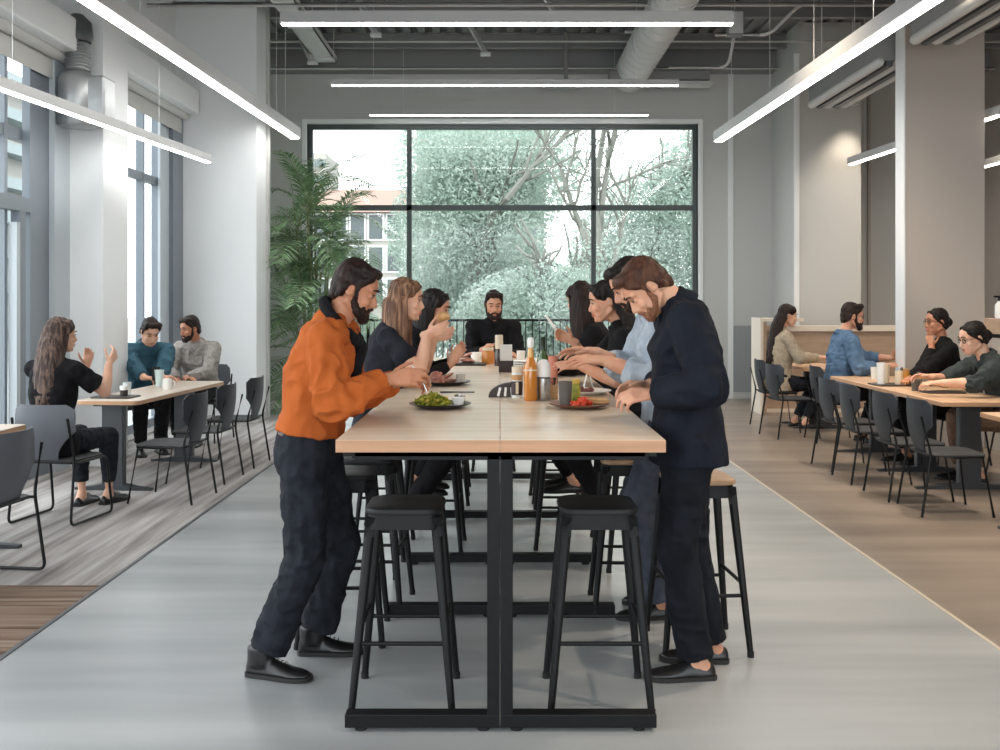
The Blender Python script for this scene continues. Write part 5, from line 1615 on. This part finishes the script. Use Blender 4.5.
    def collar(s, mt, hgt=.04, r=.096, t=.006, name='collar', open_=.35, lean=.02):
        """standing collar round the neck, open at the front"""
        k = s.k; n = 28; rs = []
        ax, ay = s.R2 @ Vector((1, 0, 0)), s.R2 @ Vector((0, 1, 0))
        up = R3v(s)
        cols = []
        for j in range(n):
            a = PI / 2 + open_ + (2 * PI - 2 * open_) * j / (n - 1)
            dirv = ax * math.cos(a) + ay * math.sin(a)
            fr = max(0, math.sin(a))
            b = s.nb - up * (.012 + .05 * fr) * k + dirv * (r + .012) * k + ay * (.03 * fr * k)
            tp = b + up * hgt * k - dirv * lean * k
            cols.append([b - dirv * t, b + dirv * t, tp + dirv * t, tp - dirv * t])
        mb = MB()
        mb.rings(cols)
        mb.build(name, M[mt], s.root)
    def glasses(s):
        mb = MB(); h = s.hk
        for q in (-1, 1):
            pts = [s.hp(q * .033 + .021 * math.cos(a), .098 - .006 * abs(math.cos(a)), .004 + .017 * math.sin(a)) for a in [2 * PI * j / 16 for j in range(17)]]
            mb.tube(pts, .0022 * h, 6)
            mb.tube([s.hp(q * .054, .092, .008), s.hp(q * .076, .06, .01), s.hp(q * .081, -.01, .008)], .002 * h, 6)
        mb.tube([s.hp(-.012, .1, .006), s.hp(0, .103, .009), s.hp(.012, .1, .006)], .002 * h, 6)
        mb.build('glasses', M['frame_black'], s.root)
def R3v(s): return s.R3 @ Vector((0, 0, 1))

def scarf(s, mt, r=.03, hang=True, name='scarf', up0=.055):
    """dark roll of cloth round the neck, hanging at the throat"""
    k = s.k; ax, ay, up = s.R2 @ Vector((1, 0, 0)), s.R2 @ Vector((0, 1, 0)), s.R2 @ Vector((0, 0, 1))
    def fn(mb):
        pts = []
        for j in range(25):
            a = PI / 2 + 2 * PI * j / 24
            f = (1 + math.sin(a)) / 2
            pts.append(s.nb + ax * (.092 * math.cos(a) * k) + ay * ((.09 + .03 * f) * math.sin(a) * k) + up * (up0 - .09 * f) * k)
        for j in range(24): mb.cap(pts[j], pts[j + 1], r * .8 * k, r * .8 * k, 10, 3)
        if not hang: return
        c = s.nb + ay * .13 * k - up * .05 * k
        mb.cap(c, c + ay * .035 * k - up * .12 * k, r * 1.1 * k, r * .9 * k)
        mb.cap(c - ax * .03 * k, c + ay * .02 * k - ax * .025 * k - up * .2 * k, r * .9 * k, r * .6 * k)
    s.garment(name, mt, fn, vox=.006, amp=.006, freq=18)
Person.scarf = scarf
def neckband(s, mt, r=.074, name='jacket_collar'):
    """collar that hugs the bent neck"""
    k = s.k; u = R3v(s); b = s.nb - (s.R3 @ Vector((0, 1, 0))) * .004 * k
    def fn(mb):
        mb.cone(b - u * .03 * k, b + u * .012 * k, (r + .014) * k, (r + .006) * k, 24)
        mb.cone(b - u * .0 * k, b + u * .05 * k, (r + .006) * k, r * k, 24)
    s.garment(name, mt, fn, vox=.005, amp=.003, freq=20, sm=2)
Person.neckband = neckband
def sit_stool(p, dy=.0, spread=.1):
    p.leg('R', (spread, .2 + dy, .36), (0.1, 1, .4), 6); p.leg('L', (-spread, .2 + dy, .36), (-.1, 1, .4), 6)
def sit_chair(p, fwd=.4, spread=.1):
    p.leg('R', (spread, fwd, .088), (0.05, 1, 1), 6); p.leg('L', (-spread, fwd - .06, .088), (-.05, 1, 1), 6)

# ---- man in the orange shirt
p = Person('bearded man in a rust orange shirt standing left of the long table', (-.85, 4.2), R(-90), 1.0, hip=(0, .05, .93), lean=(9, 28, 17), head=(22, 4, 0), vox=.0048, skin='skin_tan', hs=.95, neck=.082)
p.leg('R', p.w((-.965, 4.10, .088)), foot=14); p.leg('L', p.w((-.80, 4.36, .088)), foot=2)
p.arm('R', p.px(388, 379, 4.02), (.5, -.8, -.6), fing=(0.05, 1, .12), palm=(-.9, .1, -.4), curl=.62)
p.arm('L', p.px(398, 381, 4.32), (.25, -.3, -1), fing=(.1, 1, .05), palm=(.9, 0, -.5), curl=.7)
p.finish(); p.face('hair_black')
p.hair('hair_dark', 'short', front=.022, up=.014); p.beard('beard', 1.1)
p.trousers('ink', .022, 1.92, flare=.02, amp=.009)
p.top_('rust', 1.93, .022, .062, flare=.006, amp=.015, puff=.01, belly=.004, freq=9, t_arm=.019)
p.scarf('black')
p.beltband(); p.shoes(boot=True)

# ---- man in the navy jacket
p = Person('man in a navy jacket standing right of the long table, head bowed', (.79, 4.14), R(90), 1.02, hip=(0, 0.02, .97), lean=(2, 12, 58), head=(48, 2, 0), vox=.0048, skin='skin', hs=.95, neck=.085)
p.leg('L', p.w((.80, 4.08, .088)), foot=3); p.leg('R', p.w((.895, 4.27, .088)), foot=4)
p.arm('L', p.px(655, 394, 3.98), (.5, -.1, -1), fing=(.05, 1, -.05), palm=(.6, .1, -.8), curl=.75)
p.arm('R', p.px(648, 386, 4.28), (.3, -.3, -1), fing=(-.1, 1, .0), palm=(-.6, 0, -.8), curl=.75)
p.finish(); p.face('hair_brown')
p.hair('hair_brown', 'short', front=.03, up=.008); p.beard('stubble', .74, .001)
p.trousers('navy_dark', .02, 1.99, flare=.014, amp=.008)
p.top_('navy', 1.93, .026, -.06, name='jacket', flare=.012, amp=.012, puff=.01, belly=.004, freq=7)
p.neckband('navy', .066)
mb = MB()                                                   # front edge of the jacket and its chest pocket
c0 = p.chest + p.R1 @ Vector((-.085, .118, .05)); c1 = p.chest + p.R1 @ Vector((-.135, .088, .045))
mb.bar(c0, c1, .008, .022); mb.build('chest_pocket', M['ink'], p.root, smooth=False)
p.shoes()

# ---- man in the pale blue shirt behind him
p = Person('man in a pale blue shirt behind the man in navy, reaching over the table', (.87, 5.0), R(90), 1.05, hip=(0, 0.02, .945), lean=(4, 16, 50), head=(35, 4, 0), vox=.0055, skin='skin', hs=.95)
p.leg('L', p.w((.78, 4.86, .088)), foot=4); p.leg('R', p.w((.84, 5.08, .088)), foot=4)
p.arm('L', p.px(606, 361, 4.82), (.5, -.3, -1), fing=(0, 1, .12), palm=(.4, 0, -.9), curl=.35)
p.arm('R', p.px(594, 352, 5.1), (.4, -.3, -1), fing=(0, 1, .1), palm=(-.4, 0, -.9), curl=.4)
p.finish(); p.face('hair_dark')
p.hair('hair_black', 'short', front=.03, up=.01); p.beard('beard', .8)
p.trousers('slate', .026, 1.98, flare=.02, amp=.008)
p.top_('chambray', 1.55, .024, -.06, flare=.01, amp=.013, puff=.012, freq=8)
p.collar('chambray'); p.shoes()

# ---- woman in black, right
p = Person('dark haired woman in a black tee on the right, holding up a fork', (.80, 5.86), R(90), 1.0, fem=True, hip=(0, 0, .858), lean=(10, 18, 34), head=(14, 6, 0), vox=.0055, skin='skin')
sit_stool(p)
p.arm('L', p.px(580, 366, 5.72), (.6, -.5, -1), fing=(0, 1, .1), palm=(.6, 0, -.7), curl=.45)
p.arm('R', p.px(573, 341, 5.98), (.6, -.4, -1), fing=(-.1, 1, .5), palm=(-.9, 0, -.2), curl=.8)
p.finish(); p.face('hair_black')
p.hair('hair_black', 'long', length=.26, forward=.0, back=.06, tuck=True)
p.trousers('black', .012, 1.9); p.top_('black', .8, .012, -.05, name='tee', puff=.01, amp=.006); p.shoes()

# ---- farthest woman, right
p = Person('woman with long loose brown hair farthest along the right side of the table', (.68, 6.72), R(90), 1.0, fem=True, hip=(0, 0, .858), lean=(8, 16, 26), head=(14, -52, 0), vox=.0065, skin='skin')
sit_stool(p)
p.arm('L', (-.12, .42, 1.10), (.6, -.4, -1), palm=(.5, 0, -.8), curl=.5); p.arm('R', (.1, .42, 1.10), (.6, -.4, -1), palm=(-.5, 0, -.8), curl=.5)
p.finish(); p.face('hair_brown')
p.hair('hair_dark', 'long', length=.34, forward=.03, back=.0)
p.trousers('black', .012, 1.9); p.top_('black', 1.9, .012, -.05, name='blouse'); p.shoes()

# ---- woman in the dark tee, left
p = Person('woman with long light brown hair in a dark tee holding food on the left', (-.72, 5.68), R(-90), 1.0, fem=True, hip=(0, .03, .858), lean=(8, 17, 30), head=(8, -4, 0), vox=.0052, skin='skin_fair')
sit_stool(p)
p.arm('R', p.px(427, 334, 5.56), (.5, .1, -1), fing=(0, 1, .35), palm=(-.9, 0, .1), curl=.75)
p.arm('L', p.px(434, 338, 5.78), (.5, .1, -1), fing=(0, 1, .3), palm=(.9, 0, .1), curl=.75)
p.finish(); p.face('hair_brown')
p.hair('hair_light', 'long', length=.3, forward=.05, back=.0)
p.trousers('black', .012, 1.85); p.top_('charcoal_tee', .62, .012, -.05, name='tee', puff=.012, amp=.007); p.shoes('black')

# ---- half hidden woman, left
p = Person('dark haired woman in black half hidden behind the woman in the dark tee', (-.75, 6.64), R(-90), 1.0, fem=True, hip=(0, 0, .858), lean=(22, 36, 36), head=(16, -10, 0), vox=.0065, skin='skin')
sit_stool(p)
p.arm('R', (.1, .42, 1.12), (.5, -.2, -1), fing=(0, .6, 1), palm=(-.8, .2, .1), curl=.6); p.arm('L', (-.1, .44, 1.14), (.5, -.2, -1), fing=(0, .6, 1), palm=(.8, .2, .1), curl=.6)
p.finish(); p.face('hair_black')
p.hair('hair_black', 'long', length=.25, forward=.02, back=.02)
p.trousers('black', .012, 1.9); p.top_('black', 1.9, .012, -.05, name='blouse'); p.shoes()

# ---- man at the far end
p = Person('bearded man in a black top facing the camera at the far table end', (-.06, 9.2), R(180), .98, hip=(0, -.04, .858), lean=(16, 30, 36), head=(14, 6, 0), vox=.006, skin='skin')
sit_stool(p)
p.arm('R', p.px(483, 350, 8.78), (.35, -.3, -.9), fing=(-.3, 1, .4), palm=(-.6, .3, -.3), curl=.6)
p.arm('L', p.px(512, 355, 8.78), (.35, -.3, -.9), fing=(-.6, 1, 0), palm=(0, 0, -1), curl=.5)
p.finish(); p.face('hair_dark')
p.hair('hair_dark', 'short', front=.03, up=.012); p.beard('beard', 1.0)
p.trousers('black', .014, 1.9); p.top_('black', 1.92, .016, -.05, name='sweater', amp=.008, t_arm=.012); p.shoes()

# ---- left table: woman seen from behind
p = Person('woman with long brown hair in a black tee seen from behind at the left table', (-3.20, 7.10), R(-12), 1.06, fem=True, hip=(0, .02, .545), lean=(4, 12, 16), head=(4, -36, 0), vox=.006, skin='skin_fair')
p.leg('R', p.w((-2.98, 7.62, .088)), (.3, 1, 1), 6); p.leg('L', p.w((-3.16, 7.56, .088)), (-.05, 1, 1), 6)
p.arm('R', p.px(109, 364, 7.42), (.5, .2, -1), fing=(.3, .6, 1), palm=(-1, .3, .2), curl=.8)
p.arm('L', p.px(87, 366, 7.45), (.9, .2, -1), fing=(.1, .1, 1), palm=(.6, -.8, .2), curl=.8)
p.finish(); p.face('hair_brown')
p.hair('hair_long', 'long', length=.42, forward=-.02, back=.06)
p.trousers('grey_leggings' if False else 'ink', .012, 1.8); p.top_('black', .68, .014, -.05, name='tee', puff=.012); p.shoes()

# ---- left table: man in teal
p = Person('man in a teal shirt hunched over the far end of the left table', (-3.72, 10.42), R(210), 1.08, hip=(0, 0, .55), lean=(18, 36, 42), head=(30, 6, 0), vox=.006, skin='skin_fair')
sit_chair(p, .42)
p.arm('R', p.px(146, 380, 9.72), (1, .1, -.6), fing=(-.7, .7, 0), palm=(-.4, .3, -.8), curl=.7)
p.arm('L', p.px(160, 381, 9.78), (1, .1, -.6), fing=(-.9, .3, 0), palm=(.2, .3, -.8), curl=.7)
p.finish(); p.face('hair_dark')
p.hair('hair_dark', 'short', front=.035, up=.016)
p.trousers('black', .016, 1.92); p.top_('teal', 1.85, .022, -.05, amp=.01, puff=.01); p.collar('teal'); p.shoes()

# ---- left table: man in grey cardigan
p = Person('bearded man in a grey cardigan looking aside behind the left table', (-3.27, 11.0), R(172), 1.04, hip=(0, 0, .55), lean=(16, 30, 34), head=(12, -34, 0), vox=.006, skin='skin_tan')
sit_chair(p, .4)
p.arm('R', p.px(178, 381, 10.55), (1, -.3, -.6), fing=(-.6, 1, 0), palm=(0, 0, -1), curl=.5)
p.arm('L', p.px(186, 378, 10.5), (1, -.2, -.7), fing=(-.9, .4, 0), palm=(0, 0, -1), curl=.6)
p.finish(); p.face('hair_dark')
p.hair('hair_dark', 'short', front=.03, up=.014); p.beard('beard', 1.1)
p.trousers('black', .016, 1.92); p.top_('cardigan', 1.92, .024, -.06, name='cardigan', amp=.009, puff=.01); p.collar('cardigan'); p.shoes()

# ---- right: woman in beige
p = Person('woman with very long brown hair in a beige sweater at the far right table', (3.40, 12.2), R(-88), 1.14, fem=True, hip=(0, 0, .56), lean=(6, 10, 16), head=(10, 0, 0), vox=.007, skin='skin_fair')
sit_chair(p, .3)
p.arm('R', (.2, .44, .86), (.4, -.4, -1), palm=(-.3, 0, -.9), curl=.5); p.arm('L', (-.1, .46, .86), (.4, -.4, -1), palm=(.3, 0, -.9), curl=.5)
p.finish(); p.face('hair_brown')
p.hair('hair_dark', 'long', length=.5, forward=-.02, back=.07, tuck=True)
p.trousers('ink', .014, 1.9); p.top_('beige_knit', 1.9, .018, -.05, name='sweater', amp=.007); p.shoes()

# ---- right: man in denim shirt
p = Person('bearded man in glasses and a blue denim shirt behind the oak table', (3.70, 10.98), R(-92), 1.14, hip=(0, 0, .57), lean=(10, 16, 20), head=(6, 0, 0), vox=.006, skin='skin')
sit_chair(p, .36)
p.arm('R', p.px(886, 366, 10.66), (.4, -.5, -1), fing=(0, 1, .1), palm=(-.5, 0, -.8), curl=.7)
p.arm('L', p.px(890, 358, 10.9), (.4, -.5, -1), fing=(0, 1, .5), palm=(.9, 0, -.2), curl=.8)
p.finish(); p.face('hair_dark'); p.glasses()
p.hair('hair_dark', 'short', front=.034, up=.014); p.beard('beard', 1.1)
p.trousers('black', .016, 1.92); p.top_('denim', 1.6, .022, -.06, amp=.01, puff=.01); p.collar('denim'); p.shoes()

# ---- right: person in black, chin on hand
p = Person('person in black and glasses resting chin on hand at oak table', (4.27, 9.55), R(92), 1.1, fem=True, hip=(0, 0, .56), lean=(6, 12, 16), head=(2, 4, 0), vox=.006, skin='skin_tan')
sit_chair(p, .36)
c = p.hp(0, .085, -.135)
p.arm('L', c + Vector((-.035, -.02, -.085)), (.3, .6, -1), fing=(.2, .15, 1), palm=(.8, -.5, .3), curl=.7)
p.arm('R', (-.05, .40, .80), (.5, 0, -1), fing=(-.8, .6, 0), palm=(0, 0, -1), curl=.4)
p.finish(); p.face('hair_black'); p.glasses()
p.hair('hair_black', 'bun')
p.trousers('black', .014, 1.9); p.top_('black', 1.85, .016, -.05, name='sweater'); p.shoes()

# ---- right: person in dark green shirt
p = Person('person in glasses and a dark green shirt leaning on the oak table', (4.40, 8.55), R(90), 1.06, hip=(0, 0, .55), lean=(22, 44, 30), head=(14, 4, 0), vox=.006, skin='skin_fair', hs=1.05)
sit_chair(p, .42)
p.arm('L', p.px(941, 383, 8.36), (.9, -.2, -.5), fing=(.2, 1, 0), palm=(.2, 0, -.9), curl=.6)
p.arm('R', p.px(930, 377, 8.75), (.9, -.2, -.5), fing=(.1, 1, .1), palm=(-.5, 0, -.8), curl=.5)
p.finish(); p.face('hair_black'); p.glasses()
p.hair('hair_black', 'bun')
p.trousers('khaki', .018, 1.9); p.top_('green_dark_c', 1.25, .022, -.06, amp=.01, puff=.012); p.collar('green_dark_c'); p.shoes()

# ---- things held in hands
o = chunk(None, .045, None, np.random.default_rng(9), .6).build('sandwich_half', M['bread']); o.location = at(442, 317, 5.68); tag(o, 'half sandwich held up by the woman in the dark tee', 'sandwich')
q = at(555, 328, 5.98)
t = thing('eating_fork', 'fork with a white handle raised by the woman in black', 'fork', q)
MB().cap((-.055, 0, .075), (0, 0, 0), .006, .008).build('fork_handle', M['paper'], t)
MB().cap((0, 0, 0), (.03, 0, -.035), .004).build('fork_head', M['steel'], t)

q = at(421, 377, 4.12)
t = thing('fork', 'pale fork held by the man in orange over his salad', 'fork', q)
MB().cap((-.04, 0, .05), (.01, .0, -.025), .0035).build('fork_handle', M['steel'], t)
MB().bar((.01, 0, -.025), (.026, 0, -.06), .016, .003).build('fork_head', M['steel'], t)
SC.cycles.use_denoising = True
SC.cycles.max_bounces = 8
SC.cycles.diffuse_bounces = 5
SC.cycles.glossy_bounces = 4
SC.cycles.transparent_max_bounces = 12
SC.cycles.sample_clamp_indirect = 6.0
SC.cycles.caustics_reflective = False
SC.cycles.caustics_refractive = False
SC.view_settings.exposure = 0.9
